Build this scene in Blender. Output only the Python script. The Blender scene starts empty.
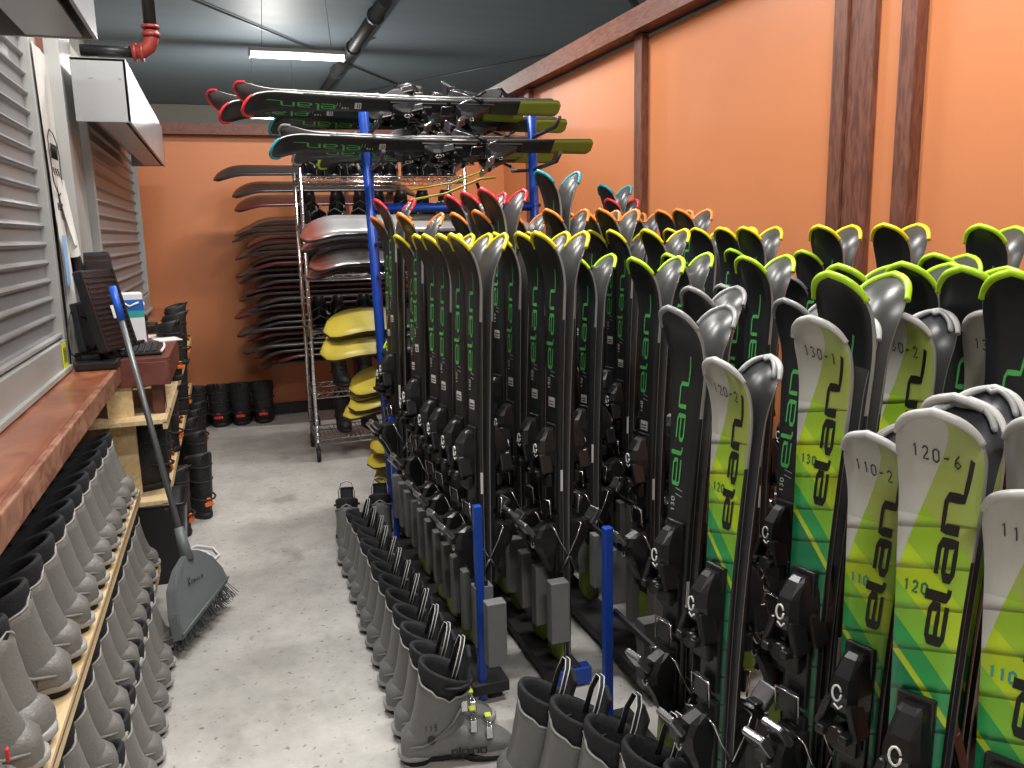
import bpy, bmesh, math, random
from mathutils import Vector, Matrix
random.seed(7)
PI = math.pi
R = math.radians
SC = bpy.context.scene
COL = SC.collection

# ------------------------------------------------------------------ camera
F_PX = 824.6
YAW, PITCH, ROLL = R(18.915), R(10.448), R(-1.328)
_f = Vector((math.sin(YAW)*math.cos(PITCH), math.cos(YAW)*math.cos(PITCH), -math.sin(PITCH)))
_r = Vector((math.cos(YAW), -math.sin(YAW), 0))
_u = _r.cross(_f)
_r2 = _r*math.cos(ROLL) + _u*math.sin(ROLL)
_u2 = -_r*math.sin(ROLL) + _u*math.cos(ROLL)
cd = bpy.data.cameras.new('camera')
cam = bpy.data.objects.new('camera', cd)
COL.objects.link(cam)
cd.sensor_width = 36
cd.lens = F_PX*36/1024
cd.clip_start = 0.02
CAM = Vector((0, 0, 1.6))
cam.matrix_world = Matrix(((_r2.x, _u2.x, -_f.x, CAM.x), (_r2.y, _u2.y, -_f.y, CAM.y), (_r2.z, _u2.z, -_f.z, CAM.z), (0, 0, 0, 1)))
SC.camera = cam

# ------------------------------------------------------------------ world, exposure
w = bpy.data.worlds.new('hall_air')
SC.world = w
w.use_nodes = True
w.node_tree.nodes['Background'].inputs[0].default_value = (0.75, 0.85, 1.0, 1)
w.node_tree.nodes['Background'].inputs[1].default_value = 0.25
SC.view_settings.view_transform = 'Standard'
SC.view_settings.look = 'None'
SC.view_settings.gamma = 1
SC.view_settings.use_curve_mapping = False
SC.view_settings.exposure = -1.08
LAMP_W = 165.0
# positions of the hanging strip lamps (x, y, z); the two far ones are in the picture, the near ones hang above it
LAMPS = [(1.15, 11.8, 3.95), (1.23, 18.0, 4.0), (1.1, 5.6, 3.95), (1.7, 1.9, 3.95), (0.2, -0.9, 3.95), (0.0, 3.2, 3.95)]

# ------------------------------------------------------------------ materials
MATS = {}
def mat(name, col, rough=0.5, metal=0.0, noise=0.0, nscale=20.0, bump=0.0, bscale=60.0, spec=0.5, coat=0.0, stretch=None, emit=None):
    if name in MATS: return MATS[name]
    m = bpy.data.materials.new(name); m.use_nodes = True
    nt = m.node_tree; b = nt.nodes['Principled BSDF']
    b.inputs['Base Color'].default_value = (*col, 1)
    b.inputs['Roughness'].default_value = rough
    b.inputs['Metallic'].default_value = metal
    b.inputs['Specular IOR Level'].default_value = spec
    b.inputs['Coat Weight'].default_value = coat
    tc = nt.nodes.new('ShaderNodeTexCoord')
    mp = nt.nodes.new('ShaderNodeMapping'); nt.links.new(tc.outputs['Object'], mp.inputs[0])
    if stretch: mp.inputs['Scale'].default_value = stretch
    if noise > 0:
        n = nt.nodes.new('ShaderNodeTexNoise'); n.inputs['Scale'].default_value = nscale; n.inputs['Detail'].default_value = 5
        nt.links.new(mp.outputs[0], n.inputs['Vector'])
        r = nt.nodes.new('ShaderNodeValToRGB')
        r.color_ramp.elements[0].position = 0.3; r.color_ramp.elements[1].position = 0.7
        r.color_ramp.elements[0].color = (*[c*(1-noise) for c in col], 1)
        r.color_ramp.elements[1].color = (*[min(1, c*(1+noise)) for c in col], 1)
        nt.links.new(n.outputs['Fac'], r.inputs[0]); nt.links.new(r.outputs[0], b.inputs['Base Color'])
    if bump > 0:
        n2 = nt.nodes.new('ShaderNodeTexNoise'); n2.inputs['Scale'].default_value = bscale
        nt.links.new(mp.outputs[0], n2.inputs['Vector'])
        bp = nt.nodes.new('ShaderNodeBump'); bp.inputs['Strength'].default_value = bump; bp.inputs['Distance'].default_value = 0.01
        nt.links.new(n2.outputs['Fac'], bp.inputs['Height']); nt.links.new(bp.outputs[0], b.inputs['Normal'])
    if emit:
        b.inputs['Emission Color'].default_value = (*emit[0], 1); b.inputs['Emission Strength'].default_value = emit[1]
    MATS[name] = m
    return m

def concrete():
    m = mat('concrete_floor', (0.40, 0.39, 0.37), 0.55)
    nt = m.node_tree; b = nt.nodes['Principled BSDF']
    tc = nt.nodes.new('ShaderNodeTexCoord')
    def noise(s, d=6, rough=0.6, scale=(1, 1, 1)):
        mp = nt.nodes.new('ShaderNodeMapping'); mp.inputs['Scale'].default_value = scale
        nt.links.new(tc.outputs['Object'], mp.inputs[0])
        n = nt.nodes.new('ShaderNodeTexNoise'); n.inputs['Scale'].default_value = s; n.inputs['Detail'].default_value = d
        n.inputs['Roughness'].default_value = rough
        nt.links.new(mp.outputs[0], n.inputs['Vector']); return n
    def ramp(n, p0, c0, p1, c1):
        r = nt.nodes.new('ShaderNodeValToRGB'); e = r.color_ramp.elements
        e[0].position, e[1].position = p0, p1; e[0].color = (*c0, 1); e[1].color = (*c1, 1)
        nt.links.new(n.outputs['Fac'], r.inputs[0]); return r
    def mul(a, bb, f=1.0):
        x = nt.nodes.new('ShaderNodeMix'); x.data_type = 'RGBA'; x.blend_type = 'MULTIPLY'; x.inputs[0].default_value = f
        nt.links.new(a.outputs[0] if a.bl_idname != 'ShaderNodeMix' else a.outputs[2], x.inputs[6]); nt.links.new(bb.outputs[0], x.inputs[7]); return x
    big = ramp(noise(1.3, 7, 0.65, (1, .5, 1)), .32, (.37, .36, .335), .68, (.56, .545, .52))
    mid = ramp(noise(9, 8, 0.7), .3, (.78, .78, .78), .6, (1, 1, 1))
    spots = ramp(noise(38, 3, .5), .28, (.45, .44, .42), .36, (1, 1, 1))
    stain = ramp(noise(3.1, 4, .5, (1, .6, 1)), .28, (.62, .61, .6), .38, (1, 1, 1))
    x = mul(mul(mul(big, mid), spots), stain)
    nt.links.new(x.outputs[2], b.inputs['Base Color'])
    bp = nt.nodes.new('ShaderNodeBump'); bp.inputs['Strength'].default_value = .15; bp.inputs['Distance'].default_value = .01
    nt.links.new(noise(60, 4).outputs['Fac'], bp.inputs['Height']); nt.links.new(bp.outputs[0], b.inputs['Normal'])
    return m

def woodmat(name, c0, c1, scale, rough=.5, axis=(1, 1, 1), coat=0.0):
    m = mat(name, c0, rough, coat=coat); nt = m.node_tree; b = nt.nodes['Principled BSDF']
    tc = nt.nodes.new('ShaderNodeTexCoord'); mp = nt.nodes.new('ShaderNodeMapping'); mp.inputs['Scale'].default_value = axis
    nt.links.new(tc.outputs['Object'], mp.inputs[0])
    n = nt.nodes.new('ShaderNodeTexNoise'); n.inputs['Scale'].default_value = scale; n.inputs['Detail'].default_value = 6; n.inputs['Distortion'].default_value = 1.6
    nt.links.new(mp.outputs[0], n.inputs['Vector'])
    r = nt.nodes.new('ShaderNodeValToRGB'); e = r.color_ramp.elements
    e[0].position, e[1].position = .38, .62; e[0].color = (*c0, 1); e[1].color = (*c1, 1)
    nt.links.new(n.outputs['Fac'], r.inputs[0]); nt.links.new(r.outputs[0], b.inputs['Base Color'])
    return m

def kid_topsheet():
    """white nose, olive shoulder, then lime, green and dark green slanting bands, with pressed cross ridges"""
    m = mat('kid_topsheet', (.5, .6, .1), .28, coat=.4); nt = m.node_tree; b = nt.nodes['Principled BSDF']
    uv = nt.nodes.new('ShaderNodeUVMap'); uv.uv_map = 'UVMap'
    sp = nt.nodes.new('ShaderNodeSeparateXYZ'); nt.links.new(uv.outputs[0], sp.inputs[0])
    def M(op, a, bb=None):
        n = nt.nodes.new('ShaderNodeMath'); n.operation = op
        for i, v in enumerate((a, bb)):
            if v is None: continue
            if isinstance(v, (int, float)): n.inputs[i].default_value = v
            else: nt.links.new(v, n.inputs[i])
        return n.outputs[0]
    u, v = sp.outputs[0], sp.outputs[1]        # u -1..1 across, v metres from the tip
    t = M('ADD', v, M('MULTIPLY', u, .055))
    r = nt.nodes.new('ShaderNodeValToRGB'); cr = r.color_ramp; cr.interpolation = 'CONSTANT'
    cols = [(0, (.50, .50, .46)), (.9, (.50, .50, .46))]
    while len(cr.elements) < len(cols): cr.elements.new(.5)
    for e, (p, c) in zip(cr.elements, cols): e.position = p; e.color = (*c, 1)
    nt.links.new(t, r.inputs[0])
    t2 = M('SUBTRACT', v, M('MULTIPLY', u, .16))
    r2 = nt.nodes.new('ShaderNodeValToRGB'); cr = r2.color_ramp; cr.interpolation = 'CONSTANT'
    cols = [(0, (.33, .41, .09)), (.19, (.28, .47, .03)), (.27, (.42, .58, .02)), (.35, (.20, .47, .04)), (.41, (.03, .30, .08)), (.455, (.42, .55, .03)), (.47, (.012, .19, .08)), (.60, (.010, .085, .045))]
    while len(cr.elements) < len(cols): cr.elements.new(.5)
    for e, (p, c) in zip(cr.elements, cols): e.position = p; e.color = (*c, 1)
    nt.links.new(M('SUBTRACT', v, M('MULTIPLY', u, .05)), r2.inputs[0])
    mx = nt.nodes.new('ShaderNodeMix'); mx.data_type = 'RGBA'
    nt.links.new(M('GREATER_THAN', v, M('SUBTRACT', .10, M('MULTIPLY', u, .19))), mx.inputs[0])
    nt.links.new(r.outputs[0], mx.inputs[6]); nt.links.new(r2.outputs[0], mx.inputs[7])
    nt.links.new(mx.outputs[2], b.inputs['Base Color'])
    ph = M('FRACT', M('MULTIPLY', M('ADD', v, M('MULTIPLY', u, .012)), 1/.068))
    rid = M('MULTIPLY', M('SINE', M('MULTIPLY', M('POWER', ph, 4), PI)), M('GREATER_THAN', v, .19))
    bp = nt.nodes.new('ShaderNodeBump'); bp.inputs['Strength'].default_value = .9; bp.inputs['Distance'].default_value = .006
    nt.links.new(rid, bp.inputs['Height']); nt.links.new(bp.outputs[0], b.inputs['Normal'])
    return m

def adult_topsheet():
    """black, with a lime tail"""
    m = mat('adult_topsheet', (.018, .02, .022), .38); nt = m.node_tree; b = nt.nodes['Principled BSDF']
    uv = nt.nodes.new('ShaderNodeUVMap'); uv.uv_map = 'UVMap'
    sp = nt.nodes.new('ShaderNodeSeparateXYZ'); nt.links.new(uv.outputs[0], sp.inputs[0])
    tc = nt.nodes.new('ShaderNodeTexCoord'); s2 = nt.nodes.new('ShaderNodeSeparateXYZ'); nt.links.new(tc.outputs['Object'], s2.inputs[0])
    lt = nt.nodes.new('ShaderNodeMath'); lt.operation = 'LESS_THAN'; lt.inputs[1].default_value = .24
    nt.links.new(s2.outputs[2], lt.inputs[0])
    mx = nt.nodes.new('ShaderNodeMix'); mx.data_type = 'RGBA'
    mx.inputs[6].default_value = (.018, .021, .023, 1); mx.inputs[7].default_value = (.21, .29, .035, 1)
    nt.links.new(lt.outputs[0], mx.inputs[0]); nt.links.new(mx.outputs[2], b.inputs['Base Color'])
    return m

def yellow_board():
    m = mat('yellow_base', (.72, .55, .05), .35); nt = m.node_tree; b = nt.nodes['Principled BSDF']
    tc = nt.nodes.new('ShaderNodeTexCoord'); s2 = nt.nodes.new('ShaderNodeSeparateXYZ'); nt.links.new(tc.outputs['Object'], s2.inputs[0])
    r = nt.nodes.new('ShaderNodeValToRGB'); cr = r.color_ramp
    cr.elements[0].position = 0; cr.elements[0].color = (.03, .03, .035, 1)
    cr.elements[1].position = 1; cr.elements[1].color = (.60, .46, .05, 1)
    e = cr.elements.new(.66); e.color = (.03, .03, .035, 1); e = cr.elements.new(.67); e.color = (.42, .40, .30, 1); e = cr.elements.new(.82); e.color = (.55, .46, .10, 1)
    nt.links.new(s2.outputs[2], r.inputs[0]); nt.links.new(r.outputs[0], b.inputs['Base Color'])
    return m

def tinted_base():
    m = mat('grey_base_red_nose', (.4, .4, .4), .22, metal=.35); nt = m.node_tree; b = nt.nodes['Principled BSDF']
    tc = nt.nodes.new('ShaderNodeTexCoord'); s2 = nt.nodes.new('ShaderNodeSeparateXYZ'); nt.links.new(tc.outputs['Object'], s2.inputs[0])
    r = nt.nodes.new('ShaderNodeValToRGB'); cr = r.color_ramp
    mr = nt.nodes.new('ShaderNodeMath'); mr.operation = 'SUBTRACT'; mr.inputs[1].default_value = .6; nt.links.new(s2.outputs[2], mr.inputs[0])
    cr.elements[0].position = .68; cr.elements[0].color = (.42, .42, .42, 1)
    cr.elements[1].position = .78; cr.elements[1].color = (.42, .13, .10, 1)
    nt.links.new(mr.outputs[0], r.inputs[0]); nt.links.new(r.outputs[0], b.inputs['Base Color'])
    return m

def corrugated():
    m = mat('dark_roof_sheet', (.18, .22, .25), .55, metal=.0); nt = m.node_tree; b = nt.nodes['Principled BSDF']
    tc = nt.nodes.new('ShaderNodeTexCoord'); wv = nt.nodes.new('ShaderNodeTexWave'); wv.inputs['Scale'].default_value = .5; wv.bands_direction = 'Y'
    wv.wave_profile = 'SIN'
    nt.links.new(tc.outputs['Object'], wv.inputs['Vector'])
    bp = nt.nodes.new('ShaderNodeBump'); bp.inputs['Strength'].default_value = .15; bp.inputs['Distance'].default_value = .03
    nt.links.new(wv.outputs['Fac'], bp.inputs['Height']); nt.links.new(bp.outputs[0], b.inputs['Normal'])
    return m

CONC = concrete()
ORANGE = mat('orange_paint', (.62, .225, .092), .42, noise=.05, nscale=1.2, bump=.03, bscale=180)
BROWN = woodmat('brown_stained_timber', (.105, .034, .020), (.19, .072, .045), 6, .5, (6, 6, 1))
BROWNH = woodmat('brown_stained_beam', (.12, .040, .025), (.20, .078, .05), 6, .5, (6, 1, 6))
BEIGE = mat('beige_wall_board', (.42, .40, .35), .6, noise=.05, nscale=2)
ALU = mat('grey_painted_metal', (.42, .43, .42), .42, metal=.25, noise=.05, nscale=3)
SLAT = mat('shutter_slat_metal', (.26, .265, .27), .38, metal=.3, noise=.04, nscale=2)
HOODM = mat('hood_steel', (.42, .43, .44), .33, metal=.5, noise=.05, nscale=3)
ROOF = corrugated()
DARKSTEEL = mat('dark_roof_steel', (.06, .065, .07), .5, metal=.5, noise=.1)
COUNTER = woodmat('varnished_counter_ply', (.25, .075, .035), (.40, .15, .075), 3.5, .3, (2.2, .7, 2), coat=.4)
COUNTEREDGE = woodmat('worn_counter_edge', (.20, .065, .035), (.36, .18, .11), 14, .5, (1, .6, 1))
DESKM = woodmat('dark_red_desk', (.12, .035, .026), (.17, .055, .042), 8, .4, (1, 3, 1), coat=.3)
PLY = woodmat('raw_pine_board', (.60, .43, .22), (.74, .57, .33), 4, .6, (5, .6, 5))
BLUE = mat('blue_powder_coat', (.008, .055, .36), .35, noise=.08, nscale=30)
CHROME = mat('chrome_wire', (.65, .65, .66), .2, metal=1.0, noise=.05, nscale=40)
BLACKP = mat('black_plastic', (.013, .013, .014), .32, noise=.15, nscale=40)
BLACKM = mat('matt_black_rubber', (.012, .012, .013), .65, noise=.2, nscale=50)
SMOKE = mat('smoked_chrome_lever', (.38, .38, .39), .25, metal=.9, noise=.1, nscale=60)
STEEL = mat('bright_steel', (.6, .6, .62), .25, metal=1, noise=.05)
WHITEP = mat('white_plastic', (.75, .75, .74), .4, noise=.03)
GREYPANEL = mat('grey_divider', (.16, .165, .165), .5, noise=.06, nscale=12)
LINERGREY = mat('boot_liner', (.014, .015, .018), .8, noise=.3, nscale=90, bump=.2, bscale=200)
def _shell(name, col, rough=.42):
    """moulded shell plastic, fine dimples pressed in"""
    m = mat(name, col, rough, noise=.04, nscale=8); nt = m.node_tree; b = nt.nodes['Principled BSDF']
    tc = nt.nodes.new('ShaderNodeTexCoord'); v = nt.nodes.new('ShaderNodeTexVoronoi'); v.inputs['Scale'].default_value = 150
    nt.links.new(tc.outputs['Object'], v.inputs['Vector'])
    bp = nt.nodes.new('ShaderNodeBump'); bp.inputs['Strength'].default_value = .25; bp.inputs['Distance'].default_value = .003
    nt.links.new(v.outputs['Distance'], bp.inputs['Height']); nt.links.new(bp.outputs[0], b.inputs['Normal'])
    return m
SHELL = _shell('boot_shell_grey', (.15, .152, .148))
SHELLL = mat('boot_shell_light_rim', (.30, .30, .29), .45, noise=.04)
SHELLW = _shell('boot_shell_warm_grey', (.195, .19, .178))
SHELLWL = mat('boot_sole_lip_warm', (.36, .35, .325), .45, noise=.04)
LIMEP = mat('lime_plastic', (.60, .72, .05), .4, noise=.03)
ORTAG = mat('orange_tag', (.85, .18, .02), .5, noise=.05)
REDTAG = mat('red_tag', (.65, .04, .04), .5, noise=.05)
NYLON = mat('black_nylon', (.012, .012, .014), .6, noise=.4, nscale=20, bump=.4, bscale=70)
EDGE = mat('ski_edge', (.42, .43, .42), .28, metal=.6, noise=.05)
BASE = mat('grey_ski_base', (.050, .050, .050), .36, noise=.12, nscale=9, spec=.7)
KBASE = mat('charcoal_ski_base', (.030, .031, .033), .38, noise=.1, nscale=9)
KTOP = kid_topsheet(); ATOP = adult_topsheet()
LOGOG = mat('green_lettering', (.09, .44, .11), .4, noise=.02)
LOGOK = mat('black_lettering', (.012, .012, .012), .4, noise=.02)
INK = mat('marker_ink', (.015, .015, .018), .5, noise=.02)
TEALINK = mat('teal_number', (.02, .30, .32), .5, noise=.02)
WHITEINK = mat('white_mark', (.62, .62, .60), .5, noise=.02)
GUARD = {'T': mat('teal_guard', (.02, .30, .36), .3, noise=.03), 'R': mat('red_guard', (.72, .03, .045), .3, noise=.03),
         'O': mat('orange_guard', (.85, .24, .03), .3, noise=.03), 'Y': mat('yellow_guard', (.80, .66, .01), .3, noise=.03),
         'L': mat('lime_guard', (.46, .78, .02), .3, noise=.03), 'G': mat('grey_guard', (.30, .31, .31), .3, noise=.03),
         'K': mat('white_guard', (.52, .52, .50), .32, noise=.03)}
GUARDD = mat('grey_guard_facet', (.30, .31, .31), .35, noise=.03)

# ------------------------------------------------------------------ mesh helpers
def new(): return bmesh.new()
def box(bm, c, s, mi=0, bev=0.0, rot=None, taper=None):
    """box centred c, size s, optional bevel, rotation matrix and (tx,ty) taper of the top"""
    t = bmesh.new(); bmesh.ops.create_cube(t, size=1)
    for v in t.verts:
        if taper and v.co.z > 0: v.co.x *= taper[0]; v.co.y *= taper[1]
        v.co = Vector((v.co.x*s[0], v.co.y*s[1], v.co.z*s[2]))
    if bev > 0: bmesh.ops.bevel(t, geom=t.edges[:], offset=bev, segments=2, affect='EDGES', profile=.5)
    M = Matrix.Translation(Vector(c)) @ (rot.to_4x4() if rot else Matrix())
    vs = {}
    for v in t.verts: vs[v] = bm.verts.new(M @ v.co)
    for f in t.faces:
        nf = bm.faces.new([vs[v] for v in f.verts]); nf.material_index = mi
    t.free()
def tube(bm, pts, r, n=8, mi=0, caps=True, flat=1.0):
    pts = [Vector(p) for p in pts]; rings = []; up = None
    for i, p in enumerate(pts):
        d = (pts[min(i+1, len(pts)-1)] - pts[max(i-1, 0)]).normalized()
        if up is None:
            up = Vector((0, 0, 1)) if abs(d.z) < .9 else Vector((0, 1, 0))
        a = d.cross(up)
        a = a.normalized() if a.length > 1e-5 else Vector((1, 0, 0)); b2 = a.cross(d).normalized(); up = b2
        rr = r[i] if isinstance(r, (list, tuple)) else r
        rings.append([bm.verts.new(p + a*rr*math.cos(2*PI*k/n) + b2*rr*flat*math.sin(2*PI*k/n)) for k in range(n)])
    for A, B in zip(rings, rings[1:]):
        for k in range(n):
            f = bm.faces.new([A[k], A[(k+1) % n], B[(k+1) % n], B[k]]); f.material_index = mi; f.smooth = True
    if caps:
        for rg in (rings[0][::-1], rings[-1]):
            f = bm.faces.new(rg); f.material_index = mi
def loft(bm, rings, mi=0, capa=True, capb=True, smooth=True, mif=None):
    rs = [[bm.verts.new(p) for p in r] for r in rings]; n = len(rs[0])
    for i, (A, B) in enumerate(zip(rs, rs[1:])):
        for k in range(n):
            f = bm.faces.new([A[k], A[(k+1) % n], B[(k+1) % n], B[k]])
            f.material_index = mif(i, k) if mif else mi; f.smooth = smooth
    if capa: f = bm.faces.new(rs[0][::-1]); f.material_index = mi
    if capb: f = bm.faces.new(rs[-1]); f.material_index = mi
    return rs
def prism(bm, poly, axis, a, b, mi=0):
    """poly of 2D points extruded along axis (0,1,2) from a to b"""
    def P(q, t):
        return [(t, q[0], q[1]), (q[0], t, q[1]), (q[0], q[1], t)][axis]
    A = [bm.verts.new(P(q, a)) for q in poly]; B = [bm.verts.new(P(q, b)) for q in poly]
    n = len(poly)
    for k in range(n): bm.faces.new([A[k], A[(k+1) % n], B[(k+1) % n], B[k]]).material_index = mi
    bm.faces.new(A[::-1]).material_index = mi; bm.faces.new(B).material_index = mi
def link(name, bm, mats, parent=None, smooth=None):
    bmesh.ops.recalc_face_normals(bm, faces=bm.faces[:])
    me = bpy.data.meshes.new(name); bm.to_mesh(me); bm.free()
    for m in (mats if isinstance(mats, (list, tuple)) else [mats]): me.materials.append(m)
    if smooth:
        for p in me.polygons: p.use_smooth = True
    o = bpy.data.objects.new(name, me); COL.objects.link(o)
    if parent: o.parent = parent
    return o
def tag(o, label, cat, group=None, kind=None):
    o['label'] = label; o['category'] = cat
    if group: o['group'] = group
    if kind: o['kind'] = kind
    return o
def struct(o): o['kind'] = 'structure'; return o
def empty(name, loc=(0, 0, 0), rz=0):
    e = bpy.data.objects.new(name, None); COL.objects.link(e); e.location = loc; e.rotation_euler = (0, 0, rz); e.empty_display_size = .1
    return e
def dup(o, parent=None):
    c = o.copy(); COL.objects.link(c)
    if parent: c.parent = parent
    for ch in list(o.children): dup(ch, c)
    return c
def part(o, label): o['label'] = label; return o
ORD = ['first', 'second', 'third', 'fourth', 'fifth', 'sixth', 'seventh', 'eighth', 'ninth', 'tenth', 'eleventh', 'twelfth', 'thirteenth', 'fourteenth', 'fifteenth', 'sixteenth', 'seventeenth', 'eighteenth', 'nineteenth', 'twentieth', 'twenty-first', 'twenty-second', 'twenty-third', 'twenty-fourth', 'twenty-fifth']
def solid(name, c, s, m, bev=0.0, parent=None, rot=None):
    """a box whose object origin sits at its centre"""
    b = new(); box(b, (0, 0, 0), s, 0, bev, rot); o = link(name, b, m, parent); o.location = c; return o

# ================================================================== SETTING
BACK_Y = 7.75; RW = 2.62; HALLX = -2.1; FARY = 26.0; CEIL = 5.35
LWX = -0.72        # plane of the near shutter
struct(solid('floor', (3, 12, -.05), (14, 32, .1), CONC))
struct(solid('wall_back', (.95, BACK_Y+.05, 1.24), (3.5, .1, 2.48), ORANGE))
struct(solid('trim_1', (.95, BACK_Y-.0, 2.515), (3.5, .16, .09), BROWNH))
b = new(); box(b, (0, 0, 0), (3.4, .03, .1), 0, .004)
o = struct(link('baseboard_back', b, DARKSTEEL)); o.location = (.95, BACK_Y-.015, .05)
struct(solid('wall_right', (RW+.05, 3.3, 1.39), (.1, 9.0, 2.78), ORANGE))
struct(solid('trim_2', (RW-.045, 3.25, 2.87), (.14, 9.1, .13), BROWNH))
def post(n, y0, y1, d, m=BROWN):
    b = new(); box(b, (0, 0, 0), (d, abs(y1-y0), 2.8), 0, .004)
    o = struct(link('trim_%d' % n, b, m)); o.location = (RW-d/2, (y0+y1)/2, 1.4)
post(3, 6.90, 7.00, .05); post(4, 4.86, 4.96, .05); post(5, 3.035, 3.115, .045); post(6, 2.885, 3.03, .03); post(7, 2.635, 2.715, .06)
b = new(); box(b, (0, 0, 0), (.03, .12, 2.5), 0, .004); o = struct(link('trim_9', b, BROWN)); o.location = (1.1, BACK_Y-.02, 1.25)

# hall around the room
struct(solid('wall_far', (4, FARY+.1, CEIL/2), (16, .2, CEIL), BEIGE))
struct(solid('wall_left', (HALLX-.1, 11.5, CEIL/2), (.2, 30, CEIL), BEIGE))
struct(solid('wall_outer', (9.9, 11.5, CEIL/2), (.2, 30, CEIL), BEIGE))
struct(solid('wall_near', (4, -3.4, CEIL/2), (16, .2, CEIL), BEIGE))
struct(solid('ceiling', (4, 11.5, CEIL+.06), (13, 30, .1), ROOF))
# roof steel
def member(name, pts, r, m, label, n=8):
    b = new(); tube(b, pts, r, n); o = link(name, b, m)
    return tag(o, label, 'pipe')
b = new(); tube(b, [(2.72, 13.6, 5.2), (2.75, 22.5, 5.2)], .11, 10)
for y in (14.5, 17, 19.5): tube(b, [(2.73, y, 5.2), (2.73, y+.12, 5.2)], .15, 10)
tag(link('ceiling_pipe', b, DARKSTEEL), 'long dark pipe under the roof just right of the near strip lamp', 'pipe', kind=None)
BR = mat('pale_bracing_rod', (.16, .17, .18), .4, metal=.4, noise=.05)
member('bracing_rod', [(-1.6, 12.6, 5.32), (4.8, 22, 5.33)], .02, BR, 'thin pale rod crossing the dark roof behind the strip lamp, rising leftwards')
member('bracing_rod', [(7.2, 17, 5.33), (3.2, 24, 5.33)], .02, BR, 'thin pale rod on the roof at the back, right of the big pipe')
member('black_conduit', [(4.6, 9.7, 4.9), (7.0, 13.0, 4.9)], .06, DARKSTEEL, 'dark conduit under the roof above the sloping-looking wall beam')
# ------------------------------------------------------------------ strip lamps
LE = mat('lamp_diffuser', (.9, .9, .9), .4, emit=((1.0, .98, .95), 9.0), noise=.01)
LB = mat('lamp_body', (.7, .7, .7), .4, noise=.03)
for i, (x, y, z) in enumerate(LAMPS):
    e = empty('strip_light', (x, y, z))
    b = new(); box(b, (0, 0, .05), (1.24, .20, .05), 0, .008); box(b, (-.61, 0, .005), (.025, .2, .08), 0, .004); box(b, (.61, 0, .005), (.025, .2, .08), 0, .004)
    link('housing', b, LB, e)
    b = new()
    prism(b, [(-.09, .025), (-.075, -.02), (-.03, -.035), (.03, -.035), (.075, -.02), (.09, .025)], 0, -.595, .595)
    link('diffuser', b, LE, e)
    for sx in (-.45, .45):
        b = new(); tube(b, [(sx, 0, .07), (sx*.8, 0, CEIL-z)], .004, 5); link('hanging_wire', b, STEEL, e)
    ld = bpy.data.lights.new('strip_lamp_light', 'AREA'); ld.shape = 'RECTANGLE'; ld.size = 1.2; ld.size_y = .16; ld.energy = LAMP_W if i > 1 else 60
    ld.color = (1.0, .97, .93)
    lo = bpy.data.objects.new('lamp_light', ld); COL.objects.link(lo); lo.parent = e; lo.location = (0, 0, -.05)
    pd = bpy.data.lights.new('strip_lamp_glow', 'POINT'); pd.shadow_soft_size = .12; pd.energy = (170, 800)[i] if i < 2 else 60; pd.color = (1.0, .97, .93)
    po = bpy.data.objects.new('lamp_glow', pd); COL.objects.link(po); po.parent = e; po.location = (0, 0, -.22)
    lab = ['long white strip lamp hanging high in the hall, nearer of the two visible', 'long white strip lamp low behind the ski tips, farther of the two visible',
           'white strip lamp hanging over the back rack', 'white strip lamp hanging over the ski rows', 'white strip lamp hanging behind the viewpoint', 'white strip lamp hanging over the aisle'][i]
    tag(e, lab, 'lamp', 'hanging strip lamps')

# ------------------------------------------------------------------ left wall: shutters, jambs, hoods
def shutter(name, x, y0, y1, z0, z1, label, bottom_h, pitch=.077):
    e = empty(name, (x, (y0+y1)/2, z0)); hw = (y1-y0)/2
    b = new(); pts = []
    z = bottom_h
    while z < z1-z0:
        for dz, dx in ((0, 0), (.006, .012), (.013, .016), (.020, .013), (.025, .001), (.028, 0), (.066, -.001)):
            pts.append((dx, z+dz))
        z += pitch
    A = [b.verts.new((p[0], -hw, p[1])) for p in pts]; B = [b.verts.new((p[0], hw, p[1])) for p in pts]
    for k in range(len(pts)-1): b.faces.new([A[k], A[k+1], B[k+1], B[k]])
    A2 = [b.verts.new((p[0]-.012, -hw, p[1])) for p in pts]; B2 = [b.verts.new((p[0]-.012, hw, p[1])) for p in pts]
    for k in range(len(pts)-1): b.faces.new([A2[k], B2[k], B2[k+1], A2[k+1]])
    link('slat_curtain', b, SLAT, e)
    b = new(); box(b, (.02, 0, bottom_h/2-.005), (.05, hw*2, bottom_h-.01), 0, .004)
    box(b, (.012, 0, bottom_h+.008), (.045, hw*2, .016), 0, .003); box(b, (.05, 0, .012), (.02, hw*2, .022), 0, .003)
    link('bottom_bar', b, ALU, e)
    for s in (-1, 1):
        b = new(); box(b, (.01, s*(hw+.03), (z1-z0)/2), (.06, .06, z1-z0), 0, .003); link('guide_rail', b, ALU, e)
    tag(e, label, 'shutter')
    return e
shutter('roller_shutter', LWX, .3, 4.02, 1.05, 2.6, 'grey roll-down shutter above the counter, the nearer one at the left edge', .145)
shutter('roller_shutter', -.625, 4.80, 7.28, 1.05, 2.3, 'grey roll-down shutter under the far hood beside the orange back wall', .14)
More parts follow.
